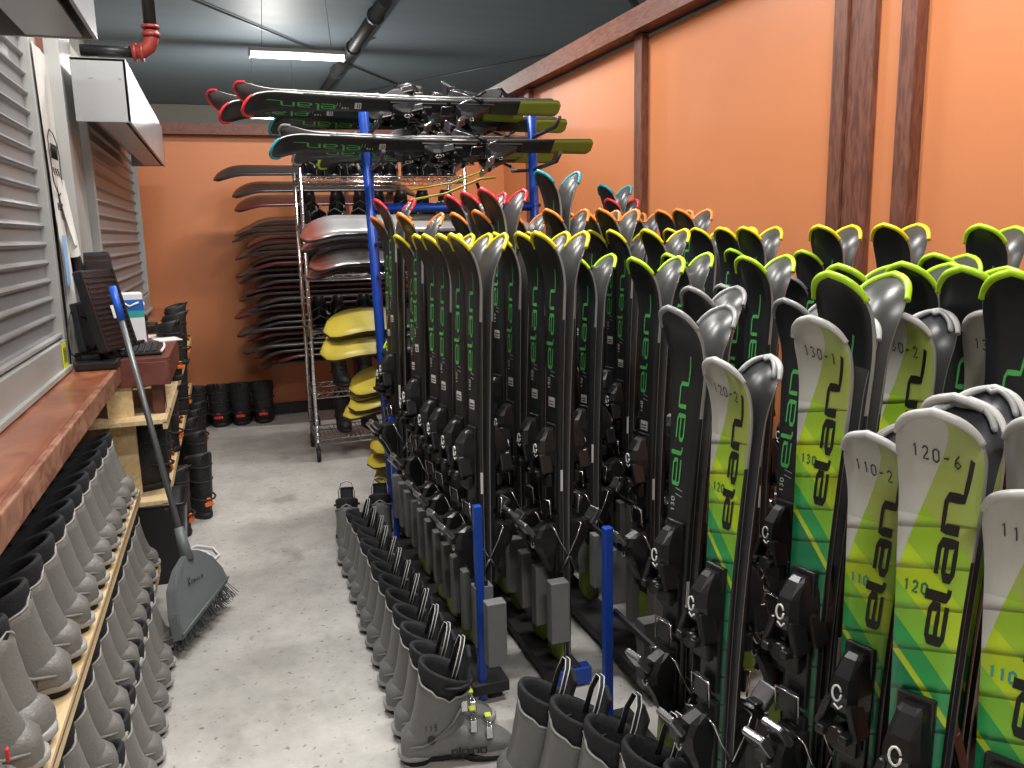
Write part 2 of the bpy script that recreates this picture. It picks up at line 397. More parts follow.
# wall structure behind
struct(solid('wall_shutter_side', (-.86, 3.75, .52), (.16, 8.1, 1.04), BEIGE))
struct(solid('wall_header', (-.86, 3.75, 2.62), (.16, 8.1, .34), BEIGE))
o = struct(solid('trim_10', (-.735, 4.20, 1.92), (.06, .26, 1.76), BEIGE))
o = struct(solid('trim_11', (-.725, 4.335, 1.85), (.09, .03, 1.6), BROWN))
o = struct(solid('trim_12', (-.70, 4.53, 1.85), (.16, .36, 1.62), ALU, .003))
o = struct(solid('trim_13', (-.68, 7.50, 1.6), (.14, .28, 2.1), BROWN))
o = struct(solid('wall_shutter_end', (-.76, 7.72, 1.2), (.14, .1, 2.5), ORANGE))
def hood(y0, y1, xo, zt, zb, label, xb=-.70):
    e = empty('shutter_hood', (xb, (y0+y1)/2, zb)); hw = (y1-y0)/2; h = zt-zb; d = xo-xb
    b = new(); prism(b, [(0, h), (d, h), (d, 0), (d-.012, 0), (d-.012, h-.012), (0, h-.012)], 1, -hw, hw); link('cover', b, HOODM, e)
    for s in (-1, 1):
        b = new(); box(b, (d/2, s*(hw-.006), h/2), (d, .012, h), 0, .002)
        for q in (.08, .2): tube(b, [(q, s*(hw-.01), h*.7), (q, s*(hw+.004), h*.7)], .006, 8)
        link('end_plate', b, HOODM, e)
    b = new(); tube(b, [(d*.42, -hw+.02, h*.5), (d*.42, hw-.02, h*.5)], d*.33, 20); link('shutter_roll', b, SLAT, e)
    b = new(); box(b, (d*.62, 0, .01), (d*.5, hw*1.98, .012), 0, .002); link('under_panel', b, DARKSTEEL if False else HOODM, e)
    tag(e, label, 'hood')
hood(4.34, 6.85, -.35, 2.42, 2.14, 'grey steel shutter hood above the far shutter beside the orange wall', -.58)
hood(.3, 3.35, -.35, 2.62, 2.29, 'grey steel shutter hood cut by the top left corner above the near shutter')
# pipes
e = empty('sprinkler_pipe', (-.60, 4.9, 2.56))
PB = mat('black_iron_pipe', (.02, .02, .022), .4, metal=.3, noise=.1); RI = mat('red_iron_fitting', (.28, .035, .025), .45, noise=.12)
b = new(); tube(b, [(0, 0, 0), (.26, 0, .0)], .028, 12); link('level_pipe', b, PB, e)
b = new(); tube(b, [(.34, 0, .09), (.35, 0, 1.6)], .032, 12); link('riser', b, PB, e)
b = new(); tube(b, [(.24, 0, 0), (.29, 0, .005), (.325, 0, .03), (.34, 0, .07), (.342, 0, .11)], .036, 12)
for q in ((.245, 0, 0), (.28, 0, .003)): tube(b, [q, (q[0]+.018, 0, q[2])], .046, 12)
tube(b, [(.34, 0, .08), (.34, 0, .1)], .046, 12); tube(b, [(.34, 0, .12), (.34, 0, .135)], .046, 12)
part(link('elbow', b, RI, e), 'red iron elbow')
tag(e, 'black sprinkler pipe with red elbow above the far hood', 'pipe')

# sticker on the near shutter bar
b = new(); box(b, (0, 0, 0), (.003, .085, .105), 0); 
for k in range(5): box(b, (.002, -.03+k*.014, 0), (.001, .004, .07-.008*(k % 3)), 1)
o = link('warning_sticker', b, [mat('fluor_yellow', (.72, .85, .02), .5, noise=.02), INK]); o.location = (-.672, 3.93, 1.125)
tag(o, 'fluorescent yellow sticker on the bottom bar of the near shutter', 'sticker')
b = new(); box(b, (0, 0, 0), (.004, .075, .06), 0, .001); o = link('number_plate', b, mat('cream_card', (.8, .77, .6), .6, noise=.02)); o.location = (-.700, 4.14, 1.2)
tag(o, 'small cream card low on the jamb behind the monitors', 'card')

# hanging white printed cloth on the jamb between the shutters
def cloth(y0, y1, z0, z1, x, amp, seed, m, name):
    rnd = random.Random(seed); b = new(); ny, nz = 22, 30; g = []
    for i in range(nz+1):
        row = []
        for j in range(ny+1):
            t = j/ny; s = i/nz
            y = (y0+y1)/2+(y1-y0)*(t-.5)*(1-.3*math.sin(s*PI*.8)**2)
            xx = x + amp*(.5+.5*math.sin(t*13+seed+s*2))*(.25+.75*s) + .01
            row.append(b.verts.new((xx, y, z1+(z0-z1)*s - .03*math.sin(t*7+seed)*s)))
        g.append(row)
    for i in range(nz):
        for j in range(ny): f = b.faces.new([g[i][j], g[i][j+1], g[i+1][j+1], g[i+1][j]]); f.smooth = True
    return link(name, b, m)
CLOTH = mat('white_cotton', (.62, .61, .58), .85, noise=.04, nscale=10)
e = empty('printed_shirt', (-.702, 4.19, 1.5))
o = cloth(-.16, .17, -.43, .92, .016, .016, 1.0, CLOTH, 'cloth'); o.parent = e
o = cloth(-.09, .12, -.42, .20, .02, .03, 3.0, CLOTH, 'tied_fold'); o.parent = e
b = new()
def mark(pts, r=.004): tube(b, [(p[0], p[1]*1.15, p[2]+.12) for p in pts], r*.6, 5)
X0 = .040
mark([(X0, -.10, .42), (X0, -.05, .46), (X0, .02, .45), (X0, .08, .41)]); mark([(X0, -.10, .42), (X0, -.08, .24), (X0, 0, .18), (X0, .09, .22), (X0, .1, .36), (X0, .08, .41)])
for q in range(3):
    mark([(X0, -.06+q*.045, .40), (X0, -.055+q*.045, .34), (X0, -.03+q*.045, .34), (X0, -.035+q*.045, .40), (X0, -.06+q*.045, .40)], .005)
    mark([(X0, -.06+q*.045, .30), (X0, -.03+q*.045, .27)], .004)
for q in range(4): mark([(X0, -.05+q*.03, .15), (X0, -.04+q*.03, .12)], .004)
link('print', b, INK, e)
b = new(); box(b, (.05, -.07, .02), (.004, .07, .22), 0, .001); link('blue_tag', b, [mat('pale_blue_print', (.25, .45, .75), .6, noise=.1), INK], e)
tag(e, 'white shirt with dark crest print hanging on the jamb between shutters', 'shirt')
b = new(); box(b, (0, 0, 0), (.01, .10, .4), 0, .003)
cloth_bag = cloth(-.06, .1, -.16, .16, .0, .05, 5.0, CLOTH, 'white_rag'); cloth_bag.location = (-.68, 4.28, 1.72); b.free()
tag(cloth_bag, 'crumpled white rag hanging at the edge of the printed shirt', 'cloth')

# ------------------------------------------------------------------ counter, desk, shelves
CT = 1.045
e = empty('counter', (-.59, 2.2, CT))
o = solid('worktop', (-.02, 0, -.018), (.212, 3.75, .036), COUNTER, .003, e)
b = new(); box(b, (.098, 0, -.038), (.024, 3.75, .076), 0, .005); link('front_edge', b, COUNTEREDGE, e)
tag(e, 'long red-brown varnished counter board running under the near shutter', 'counter')
e = empty('desk', (-.44, 4.5, 1.06))
o = solid('desktop', (-.03, 0, 0), (.40, .86, .022), DESKM, .003, e)
o = solid('apron', (.155, 0, -.062), (.022, .86, .11), DESKM, .003, e)
o = solid('end_apron', (-.03, -.42, -.062), (.38, .022, .11), DESKM, .003, e)
o = solid('pine_leg', (-.06, -.40, -.55), (.11, .03, .88), PLY, .002, e)
o = solid('desk_foot', (.10, -.30, -.20), (.05, .14, .18), DESKM, .002, e)
tag(e, 'dark red desk carrying the keyboard beyond the counter', 'desk')
e = empty('counter', (-.50, 6.25, CT-.01)); solid('worktop', (-.03, 0, -.02), (.30, 2.6, .04), COUNTER, .003, e); solid('front_edge', (.13, 0, -.035), (.03, 2.6, .07), COUNTEREDGE, .004, e)
tag(e, 'far red-brown counter board beyond the desk under the far shutter', 'counter')
# stepped pine shelving
def shelfunit(y0, y1, lab, lev):
    e = empty('boot_shelf', (-.6, (y0+y1)/2, 0)); L = y1-y0
    for (x1, z) in lev:
        o = solid('shelf_board', ((-.77+x1)/2+.6, 0, z-.011), (x1+.77, L, .022), PLY, .002, e)
        o = solid('shelf_lip', (x1+.6-.01, 0, z-.03), (.02, L, .035), PLY, .002, e)
    for s in (-1, 1):
        b = new(); box(b, (-.02, s*(L/2-.02), .26), (.28, .02, .50), 0, .002); link('side_panel', b, PLY, e)
    tag(e, lab, 'shelf')
shelfunit(.7, 3.82, 'pale pine shelf unit of two steps full of grey ski boots under the near counter', [(-.425, .53), (-.375, .19)])
shelfunit(3.98, 7.3, 'pale pine shelf unit holding black snowboard boots under the desk', [(-.30, .80), (-.33, .42)])

# ------------------------------------------------------------------ things on desk
BLKG = mat('monitor_black', (.014, .014, .016), .3, noise=.1)
# angled monitor seen from its vented back
e = empty('computer_monitor', (-.475, 4.10, 1.085))
b = new(); box(b, (0, 0, .215), (.040, .27, .37), 0, .010)
for k in range(14): box(b, (.022, 0, .06+k*.0235), (.010, .235, .010), 0, .002)
box(b, (.022, -.128, .215), (.008, .016, .36), 0, .002); box(b, (.022, .128, .215), (.008, .016, .36), 0, .002)
link('vented_back', b, BLKG, e)
b = new(); tube(b, [(-.05, 0, -.01), (-.07, 0, .06), (-.02, 0, .12)], [.05, .035, .02], 12); link('stand', b, BLKG, e)
b = new(); box(b, (.028, .03, .20), (.002, .06, .06), 0); link('price_label', b, WHITEP, e)
e.rotation_euler = (0, R(-13), R(-22))
tag(e, 'black monitor with vented back turned outward, leaning beside the broom handle', 'monitor')
e = empty('computer_monitor', (-.545, 4.42, 1.085))
b = new(); box(b, (0, 0, .33), (.045, .26, .28), 0, .02); box(b, (.025, 0, .33), (.03, .19, .20), 0, .012); link('screen_case', b, BLKG, e)
b = new(); box(b, (.0, 0, .12), (.035, .07, .22), 0, .01); link('stand', b, BLKG, e)
b = new(); box(b, (.03, 0, .008), (.16, .22, .016), 0, .006); link('stand_base', b, BLKG, e)
e.rotation_euler = (0, R(-8), R(-28))
tag(e, 'tall black monitor at the back standing against the white shirt', 'monitor')
e = empty('computer_monitor', (-.60, 4.16, 1.085))
b = new(); box(b, (0, 0, .14), (.03, .2, .22), 0, .006); link('screen_case', b, mat('slate_screen', (.03, .035, .05), .25, noise=.05), e)
b = new(); box(b, (.01, 0, .02), (.12, .14, .02), 0, .006); link('stand_base', b, BLKG, e)
e.rotation_euler = (0, R(-6), R(-10))
tag(e, 'small slate screen tucked behind the near shutter bar', 'monitor')
b = new(); box(b, (0, 0, .018), (.17, .42, .036), 0, .008); box(b, (-.03, 0, .045), (.08, .25, .03), 0, .01)
o = link('cash_drawer', b, BLKG); o.location = (-.56, 4.16, 1.046); tag(o, 'flat black base unit lying under the monitors', 'device')
# keyboard
e = empty('keyboard', (-.40, 4.35, 1.074), R(2))
b = new(); box(b, (0, 0, .008), (.17, .40, .014), 0, .004); link('case', b, BLKG, e)
b = new()
for i in range(5):
    for j in range(14): box(b, (-.062+i*.029, -.182+j*.0275, .018), (.022, .022, .008), 0, .002)
k = link('keys', b, BLACKM, e)
b = new(); tube(b, [(.085, -.19, .014), (.093, -.05, .014), (.093, .05, .014), (.085, .19, .014)], .006, 6); part(link('palm_edge', b, WHITEP, e), 'pale front edge')
tag(e, 'black computer keyboard on the dark red desk', 'keyboard')
# wipes box
e = empty('tissue_box', (-.485, 4.74, 1.072), R(8))
WB = mat('box_white_card', (.72, .73, .74), .5, noise=.02); BB = mat('box_blue_print', (.02, .12, .45), .4, noise=.1); TB = mat('box_teal_print', (.03, .35, .33), .4, noise=.1)
b = new(); box(b, (0, 0, .13), (.13, .17, .26), 0, .003); link('carton', b, WB, e)
for (z, h, m) in ((.20, .06, BB), (.155, .035, TB)):
    b = new(); box(b, (0, 0, z), (.133, .173, h), 0, .002); link('printed_band', b, m, e)
b = new(); tube(b, [(-.04, -.088, .195), (-.02, -.088, .21), (0, -.088, .195), (.02, -.088, .205), (.045, -.088, .215)], .006, 5)
tube(b, [(.068, -.05, .195), (.068, -.02, .21), (.068, 0, .195), (.068, .03, .205), (.068, .06, .215)], .006, 5); part(link('script', b, WHITEP, e), 'white script')
tag(e, 'white and blue carton of wipes behind the broom handle', 'box')
b = new(); box(b, (0, 0, .002), (.12, .16, .004)); o = link('paper', b, WHITEP); o.location = (-.32, 4.78, 1.072); o.rotation_euler = (0, 0, .3); tag(o, 'white sheet on the desk beyond the keyboard', 'paper')
b = new(); box(b, (0, 0, .01), (.14, .18, .02), 0, .002); o = link('notepad', b, WHITEP); o.location = (-.42, 5.15, 1.036); tag(o, 'white notepad lying on the far counter beyond the carton', 'notepad')
e = empty('tape_gun', (-.46, 4.98, 1.04)); b = new(); tube(b, [(-.03, 0, .035), (.03, 0, .035)], .034, 16); link('roll', b, BLACKP, e)
b = new(); tube(b, [(0, -.1, .06), (0, 0, .03), (0, .1, .07)], .012, 8); link('handle', b, BLACKP, e); tag(e, 'black tape gun lying between papers on the far counter', 'tool')
e = empty('desk_phone', (-.50, 5.6, 1.037)); b = new(); box(b, (0, 0, .03), (.15, .2, .05), 0, .012); link('base', b, BLACKP, e)
b = new(); tube(b, [(0, -.1, .07), (0, -.06, .1), (0, .06, .1), (0, .1, .07)], [.02, .014, .014, .02], 10); link('handset', b, BLACKP, e); tag(e, 'black telephone on the far counter behind the carton', 'telephone')
b = new(); tube(b, [(-.60, 4.12, 1.26), (-.65, 4.06, 1.30), (-.67, 4.03, 1.22), (-.665, 4.03, 1.12), (-.62, 4.06, 1.06)], .003, 6); o = link('power_cable', b, BLACKM); tag(o, 'thin black cable drooping behind the monitors', 'cable')

# ------------------------------------------------------------------ broom, bin
P0 = Vector((-.245, 3.50, .335)); P1 = Vector((-.45, 3.87, 1.40)); ax = (P1-P0).normalized()
e = empty('angled_broom', P0)
GB = mat('broom_grey_plastic', (.13, .145, .15), .45, noise=.05)
b = new(); tube(b, [ax*.04, ax*((P1-P0).length)], .0125, 12); link('handle', b, mat('broom_pole', (.14, .15, .155), .35, metal=.4, noise=.05), e)
b = new(); tube(b, [ax*((P1-P0).length-.14), ax*((P1-P0).length+.01)], .016, 12); part(link('grip', b, mat('blue_grip', (.01, .09, .50), .4, noise=.05), e), 'blue plastic grip')
b = new(); tube(b, [ax*-.04, ax*.10], [.026, .019], 12); link('socket', b, GB, e)
# fan-shaped head: plane spanned by d (along the floor) and ax
d = Vector((.42, .90, 0)).normalized()
out = ax.cross(d).normalized()
poly = [(1.22*p, 1.15*q) for p, q in [(-.03, -.01), (.03, -.01), (.075, -.03), (.13, -.08), (.17, -.14), (.185, -.20), (-.17, -.245), (-.165, -.16), (-.14, -.08), (-.09, -.03)]]
b = new()
n = len(poly)
for lay, (sg, th) in enumerate(((1, .016), (-1, .016))): pass
Fr = [b.verts.new(d*p[0]+ax*p[1]+out*(.012 if p[1] > -.05 else .024)) for p in poly]
Bk = [b.verts.new(d*p[0]+ax*p[1]-out*(.012 if p[1] > -.05 else .024)) for p in poly]
b.faces.new(Fr); b.faces.new(Bk[::-1])
for k in range(n): b.faces.new([Fr[k], Bk[k], Bk[(k+1) % n], Fr[(k+1) % n]])
bmesh.ops.bevel(b, geom=b.edges[:], offset=.005, segments=2, affect='EDGES')
link('head', b, GB, e)
b = new(); tube(b, [d*.223+ax*-.213-out*.026, d*-.207+ax*-.262-out*.026], .005, 6); tube(b, [d*.223+ax*-.213+out*.026, d*-.207+ax*-.262+out*.026], .005, 6); link('rim', b, GB, e)
b = new(); rnd = random.Random(3)
for k in range(260):
    t = rnd.random(); q = d*(.215-.41*t) + ax*(-.225-.050*t) + out*rnd.uniform(-.022, .022)
    q2 = q + ax*-(.075-.035*t) + d*(.06*(.6-t)+rnd.uniform(-.02, .02)) + out*rnd.uniform(-.03, .03)
    wq = q2 + P0
    if wq.z < .003: q2.z += .003-wq.z
    tube(b, [q, q2], .0016, 3, caps=False)
br = link('bristles', b, mat('dark_bristle', (.05, .055, .06), .7, noise=.2), e); br['kind'] = 'stuff'
# handwritten word on the head
b = new(); side = out if out.dot(CAM-P0) > 0 else -out
def W(pts): tube(b, [d*(p[0])*sgn + ax*p[1] + side*.0255 for p in pts], .0016, 4)
sgn = 1
xx = -.075
for ch in ([(0, 0), (0, .03), (.012, .03), (.012, .016), (0, .015), (.014, 0)], [(0, .008), (.01, .01), (.006, .016), (0, .006), (.01, 0)], [(0, 0), (0, .014), (.008, .014), (.01, 0)], [(.008, .012), (0, .008), (.008, 0), (.01, .012)], [(0, 0), (0, .013)], [(0, 0), (0, .013), (.009, .013), (.01, 0)]):
    W([(xx+p[0], -.13-.1*(xx)+p[1]) for p in ch]); xx += .02
link('handwriting', b, INK, e)
tag(e, 'grey angled broom with blue grip leaning on the counter over the aisle', 'broom')
e = empty('waste_bin', (-.37, 4.12, 0))
b = new(); rings = []
def rr(hx, hy, z, k=.03, n=6):
    pts = []
    for cx, cy, a0 in ((hx-k, hy-k, 0), (-hx+k, hy-k, 90), (-hx+k, -hy+k, 180), (hx-k, -hy+k, 270)):
        for i in range(n): a = R(a0+90*i/(n-1)); pts.append((cx+k*math.cos(a), cy+k*math.sin(a), z))
    return pts
loft(b, [rr(.08, .11, 0), rr(.11, .14, .38), rr(.118, .148, .38), rr(.118, .148, .395), rr(.105, .135, .395), rr(.075, .105, .01)], 0)
link('bucket', b, BLACKP, e); b = new(); tube(b, rr(.118, .148, .395)+[rr(.118, .148, .395)[0]], .005, 6); link('rim', b, BLACKP, e)
tag(e, 'black plastic waste bin on the floor behind the broom', 'bin')
b = new()
for k, (dx, dy) in enumerate(((0, 0), (.03, .05))):
    tube(b, [(-.29+dx, 4.05+dy, .012), (-.22+dx, 4.1+dy, .012), (-.17+dx, 4.22+dy, .012), (-.2+dx, 4.33+dy, .012), (-.28+dx, 4.4+dy, .012), (-.33+dx, 4.36+dy, .012)], .006, 6)
tube(b, [(-.33, 4.36, .012), (-.29, 4.05, .012)], .006, 6); tube(b, [(-.30, 4.41, .012), (-.36, 4.30, .012)], .006, 6)
tag(link('white_cable', b, WHITEP), 'loops of white cable on the floor beside the waste bin', 'cable')

# ================================================================== SKI BOOTS
def ring(cx, cz, hx, hy, z=None, n=20, e=2.3, tilt=0.0, cy=0):
    pts = []
    for k in range(n):
        a = 2*PI*k/n; c, s = math.cos(a), math.sin(a)
        x = hx*abs(c)**(2/e)*(1 if c > 0 else -1); y = hy*abs(s)**(2/e)*(1 if s > 0 else -1)
        pts.append((cx+x, cy+y, cz + tilt*x))
    return pts
def make_boot(warm=False, tall=1.0, pull=True, flashy=True):
    """toe along +x, heel back at x=-.13, sole on z=0; metres for a mid size"""
    S, SL = (SHELLW, SHELLWL) if warm else (SHELL, SHELLL)
    e = empty('ski_boot', (0, 0, 0))
    # sole
    b = new(); loft(b, [ring(-.095, 0, .04, .034), ring(-.095, .022, .042, .036)], 0); loft(b, [ring(.11, 0, .075, .042), ring(.11, .022, .078, .045)], 0); box(b, (0, 0, .014), (.16, .05, .016), 0, .003)
    link('sole', b, BLACKM, e)
    # foot shell : vertical sections along x
    b = new(); secs = []
    for (x, hw, h, z0) in ((-.142, .012, .05, .03), (-.138, .034, .09, .024), (-.12, .050, .108, .022), (-.08, .056, .124, .022), (-.03, .057, .132, .024), (.02, .053, .128, .024), (.07, .052, .105, .022), (.12, .052, .082, .020), (.155, .045, .066, .020), (.178, .030, .05, .022), (.186, .012, .04, .026)):
        r = []
        for k in range(18):
            a = 2*PI*k/18 + PI/18; c, s = math.cos(a), math.sin(a)
            r.append((x, hw*abs(c)**.7*(1 if c > 0 else -1), z0+(h-z0)/2*(1+abs(s)**.75*(1 if s > 0 else -1))))
        secs.append(r)
    loft(b, secs, 0)
    # welt lip at heel and toe
    link('lower_shell', b, S, e)
    b = new(); loft(b, [ring(-.098, .020, .050, .042), ring(-.098, .024, .053, .045), ring(-.098, .040, .053, .045), ring(-.098, .043, .048, .041)], 0)
    link('heel_lip', b, SL, e); b = new()
    loft(b, [ring(.125, .018, .07, .045), ring(.125, .022, .074, .048), ring(.125, .036, .073, .047), ring(.125, .040, .068, .043)], 0)
    link('toe_lip', b, SL, e)
    # cuff, open shell with stepped top edge
    b = new(); n = 28; rings_o = []; rings_i = []
    H = .272*tall
    for i, t in enumerate((0, .12, .3, .5, .7, .85, 1.0)):
        ro, ri = [], []
        for k in range(n):
            a = 2*PI*k/n; c, s = math.cos(a), math.sin(a)
            back = (1-c)/2
            zt = H*(.80 + .13*min(1, max(0, back*1.5-.3))) + .030*math.exp(-((a-PI)/.38)**2) + .008*(1 if (k in (7, 8, 20, 21)) else 0) - (.03 if abs(c) < .25 else 0)*.6
            zb = .092+.035*c
            z = zb+(zt-zb)*t
            cx = -.055+.055*(z/.3); hx = .079-.014*t+.012*(t**2); hy = .061-.010*t+.012*t*t
            x = cx+hx*abs(c)**.88*(1 if c > 0 else -1); y = hy*abs(s)**.88*(1 if s > 0 else -1)
            x -= .008*math.exp(-((t-.15)/.15)**2)*(1 if c < -.5 else 0)
            ro.append((x, y, z)); ri.append((cx+(x-cx)*.93, y*.93, z))
        rings_o.append(ro); rings_i.append(ri)
    loft(b, rings_o+rings_i[::-1][:3], 0, capa=False, capb=False)
    link('cuff', b, S, e)
    b = new(); top = rings_o[-1]; tube(b, top+[top[0]], .0032, 5, caps=False); link('cuff_rim', b, SL, e)
    # seam where cuff meets foot : curved ridge on both sides plus pivot rivet
    b = new()
    for s in (-1, 1):
        tube(b, [(-.137, s*.024, .072), (-.115, s*.050, .070), (-.075, s*.0625, .080), (-.03, s*.0625, .108), (.012, s*.057, .145), (.035, s*.048, .18)], .0045, 6)
    link('cuff_seam', b, S, e)
    for s in (-1, 1):
        b = new(); tube(b, [(-.052, s*.050, .098), (-.052, s*.066, .098)], .012, 12); link('pivot_rivet', b, BLACKP, e)
    # liner
    b = new(); lr = []
    for (z, g) in ((.13, .9), (.19, 1.0), (.230, 1.08), (.256, 1.12), (.276, 1.16), (.285, 1.10)):
        r = []
        for k in range(n):
            a = 2*PI*k/n; c, s = math.cos(a), math.sin(a); cx = -.055+.055*(z/.3)
            zz = z*tall + (.034*(-c) if z > .255 else 0)
            r.append((cx+.066*g*c - (.006 if z > .3 else 0), .052*g*s, zz))
        lr.append(r)
    inner = []
    for (z, g) in ((.277, .94), (.258, .84), (.18, .74), (.12, .6)):
        r = []
        for k in range(n):
            a = 2*PI*k/n; c, s = math.cos(a), math.sin(a); cx = -.055+.055*(z/.3)
            zz = z*tall + (.034*(-c) if z > .255 else 0)
            r.append((cx+.066*g*c, .052*g*s, zz))
        inner.append(r)
    loft(b, lr+inner, 0); link('liner', b, LINERGREY, e)
    b = new(); box(b, (.052, 0, .285*tall), (.014, .070, .10), 0, .006, Matrix.Rotation(R(16), 3, 'Y')); link('tongue', b, LINERGREY, e)
    # pull loop with piping
    if pull:
        b = new(); tube(b, [(.012, .038, .255*tall), (.03, .044, .318*tall), (.045, .028, .362*tall), (.05, 0, .370*tall), (.045, -.028, .362*tall), (.03, -.044, .318*tall), (.012, -.038, .255*tall)], .0068, 6, flat=.35)
        lp = link('pull_loop', b, LINERGREY, e)
        b = new()
        for off in (-.0055, .0055):
            tube(b, [(.012+off, .0405, .255*tall), (.03+off, .0465, .318*tall), (.045+off, .030, .365*tall), (.05+off, 0, .3735*tall), (.045+off, -.030, .365*tall), (.03+off, -.0465, .318*tall), (.012+off, -.0405, .255*tall)], .0013, 4)
        link('piping', b, WHITEP, lp)
    # power strap and buckles
    b = new()
    strap = [(cx_, y_, z_) for cx_, y_, z_ in [(.065-.0, 0, .25*tall), (.055, .034, .25*tall), (.02, .058, .252*tall), (-.03, .060, .258*tall)]]
    tube(b, [(.063, -.03, .247*tall), (.066, 0, .247*tall), (.060, .034, .247*tall), (.03, .058, .25*tall), (-.01, .0615, .255*tall)], .011, 6, flat=.25)
    tube(b, [(.063, .03, .247*tall), (.060, -.034, .247*tall), (.03, -.058, .25*tall), (-.01, -.0615, .255*tall)], .011, 6, flat=.25)
    link('power_strap', b, BLACKM, e)
    for (bx, bz, tl) in ((.045, .185, .5), (.07, .118, .9), (.115, .093, 1.1)):
        b = new()
        for s in (1,):
            box(b, (bx, s*-.045, bz), (.020, .030, .006), 0, .002, Matrix.Rotation(s*R(58), 3, 'X'))
            tube(b, [(bx-.006, -.052, bz-.010), (bx-.006, -.030, bz+.013), (bx, 0, bz+.020), (bx, .022, bz+.016)], .002, 4)
            tube(b, [(bx+.006, -.052, bz-.010), (bx+.006, -.030, bz+.013), (bx, 0, bz+.020), (bx, .022, bz+.016)], .002, 4)
            box(b, (bx, .036, bz+.004), (.026, .030, .005), 0, .002, Matrix.Rotation(R(-52), 3, 'X'))
        bk = link('buckle', b, STEEL if not warm else SMOKE, e)
        if flashy:
            b = new(); box(b, (bx, .012, bz+.022), (.018, .022, .006), 0, .002); part(link('buckle_cap', b, LIMEP, bk), 'lime buckle cap')
    b = new(); box(b, (-.058, -.0, .262*tall), (.002, .0, .0)); b.free()
    return e

# letter strokes -----------------------------------------------------------------
GL = {'0': [[(.1, .15), (.1, .85), (.4, 1), (.7, .85), (.7, .15), (.4, 0), (.1, .15)]], '1': [[(.25, .8), (.45, 1), (.45, 0)]],
      '2': [[(.1, .8), (.35, 1), (.65, .85), (.6, .55), (.1, 0), (.7, 0)]], '3': [[(.1, .9), (.4, 1), (.65, .8), (.35, .55), (.7, .3), (.4, 0), (.1, .12)]],
      '4': [[(.55, 0), (.55, 1), (.05, .35), (.75, .35)]], '5': [[(.65, 1), (.15, 1), (.12, .58), (.5, .6), (.68, .3), (.4, 0), (.08, .1)]],
      '6': [[(.6, 1), (.2, .6), (.1, .25), (.4, 0), (.7, .25), (.4, .5), (.15, .35)]], '7': [[(.1, 1), (.7, 1), (.3, 0)]],
      '8': [[(.4, .55), (.12, .78), (.4, 1), (.68, .78), (.4, .55), (.08, .25), (.4, 0), (.72, .25), (.4, .55)]], '9': [[(.65, .6), (.3, .5), (.12, .8), (.4, 1), (.65, .8), (.6, .3), (.4, 0)]], '-': [[(.1, .5), (.6, .5)]]}
ELAN = [  # squarish italic letters, x along the word, y height
    [(.95, .0), (.12, .0), (.0, .12), (.0, .88), (.12, 1), (.78, 1), (.9, .88), (.9, .48), (.05, .48)],
    [(1.18, 1.45), (1.18, .12), (1.3, 0), (1.42, 0)],
    [(1.75, 1), (2.45, 1), (2.6, .86), (2.6, 0), (1.85, 0), (1.7, .12), (1.7, .46), (1.85, .56), (2.55, .56)],
    [(2.95, .0), (2.95, 1.0), (3.65, 1.0), (3.8, .86), (3.8, -.02), (4.9, -.35)]]
def ribbon(bm, pts, half, P, mi=0, step=.4, nrm=None):
    """flat stroke; P maps 2D design point to 3D surface point"""
    dense = []
    for a, c in zip(pts, pts[1:]):
        L = math.hypot(c[0]-a[0], c[1]-a[1]); k = max(1, int(L/step))
        for i in range(k): dense.append((a[0]+(c[0]-a[0])*i/k, a[1]+(c[1]-a[1])*i/k))
    dense.append(pts[-1]); prev = None
    for i, p in enumerate(dense):
        q0 = dense[max(0, i-1)]; q1 = dense[min(len(dense)-1, i+1)]
        dx, dy = q1[0]-q0[0], q1[1]-q0[1]; L = math.hypot(dx, dy) or 1
        nx, ny = -dy/L*half, dx/L*half
        cur = (bm.verts.new(P(p[0]+nx, p[1]+ny)), bm.verts.new(P(p[0]-nx, p[1]-ny)))
        if prev: f = bm.faces.new([prev[0], cur[0], cur[1], prev[1]]); f.material_index = mi
        prev = cur

bootA = make_boot(False); bootW = make_boot(True, 1.0, pull=False, flashy=False)
def place_boot(proto, first, loc, rz, label, group, sc=1.0, deco=None, tilt=0, zs=1.0):
    o = proto if first else dup(proto)
    o.location = loc; o.rotation_euler = (0, R(tilt), rz); o.scale = (sc, sc, sc*zs)
    tag(o, label, 'ski boot', group)
    return o
def surf_side(s=-1):
    return lambda X, Z: (X, s*(.0545+.0018), Z)
# floor row by the aisle (heels to the aisle)
Y = 3.95; k = 0; n1 = 12
for k in range(n1):
    y = 2.26 + (3.92-2.26)*k/(n1-1) * 1.0
    x = .545 + .0*k + random.uniform(-.006, .006)
    lab = 'grey ski boot standing in the aisle-side floor row, %s from the near end' % ORD[k] if k else 'grey ski boot with lime buckle caps, nearest of the aisle-side floor row'
    o = place_boot(bootA, k == 0, (x-.0, y, 0), R(-8+random.uniform(-6, 6)) if k else R(-12), lab, 'grey ski boots on the floor beside the first rack', 1.0-.012*k if k else 1.06)
    if k == 0:
        first_boot = o
for k in range(2):
    o = place_boot(bootA, False, (.50+k*.17, 4.12, 0), R(80), ['grey ski boot at the far end of the floor row, heel towards viewer, left', 'grey ski boot at the far end of the floor row, heel towards viewer, right'][k], 'grey ski boots at the far end of the floor row', .95)
for k in range(5):
    t = k/4; o = place_boot(bootA, False, (.775+.20*t, 2.00-.47*t, 0), R(-14+random.uniform(-4, 4)), 'grey ski boot of the short row before the near rack, %s from its far end' % ORD[k], 'grey ski boots before the near rack', 1.1)
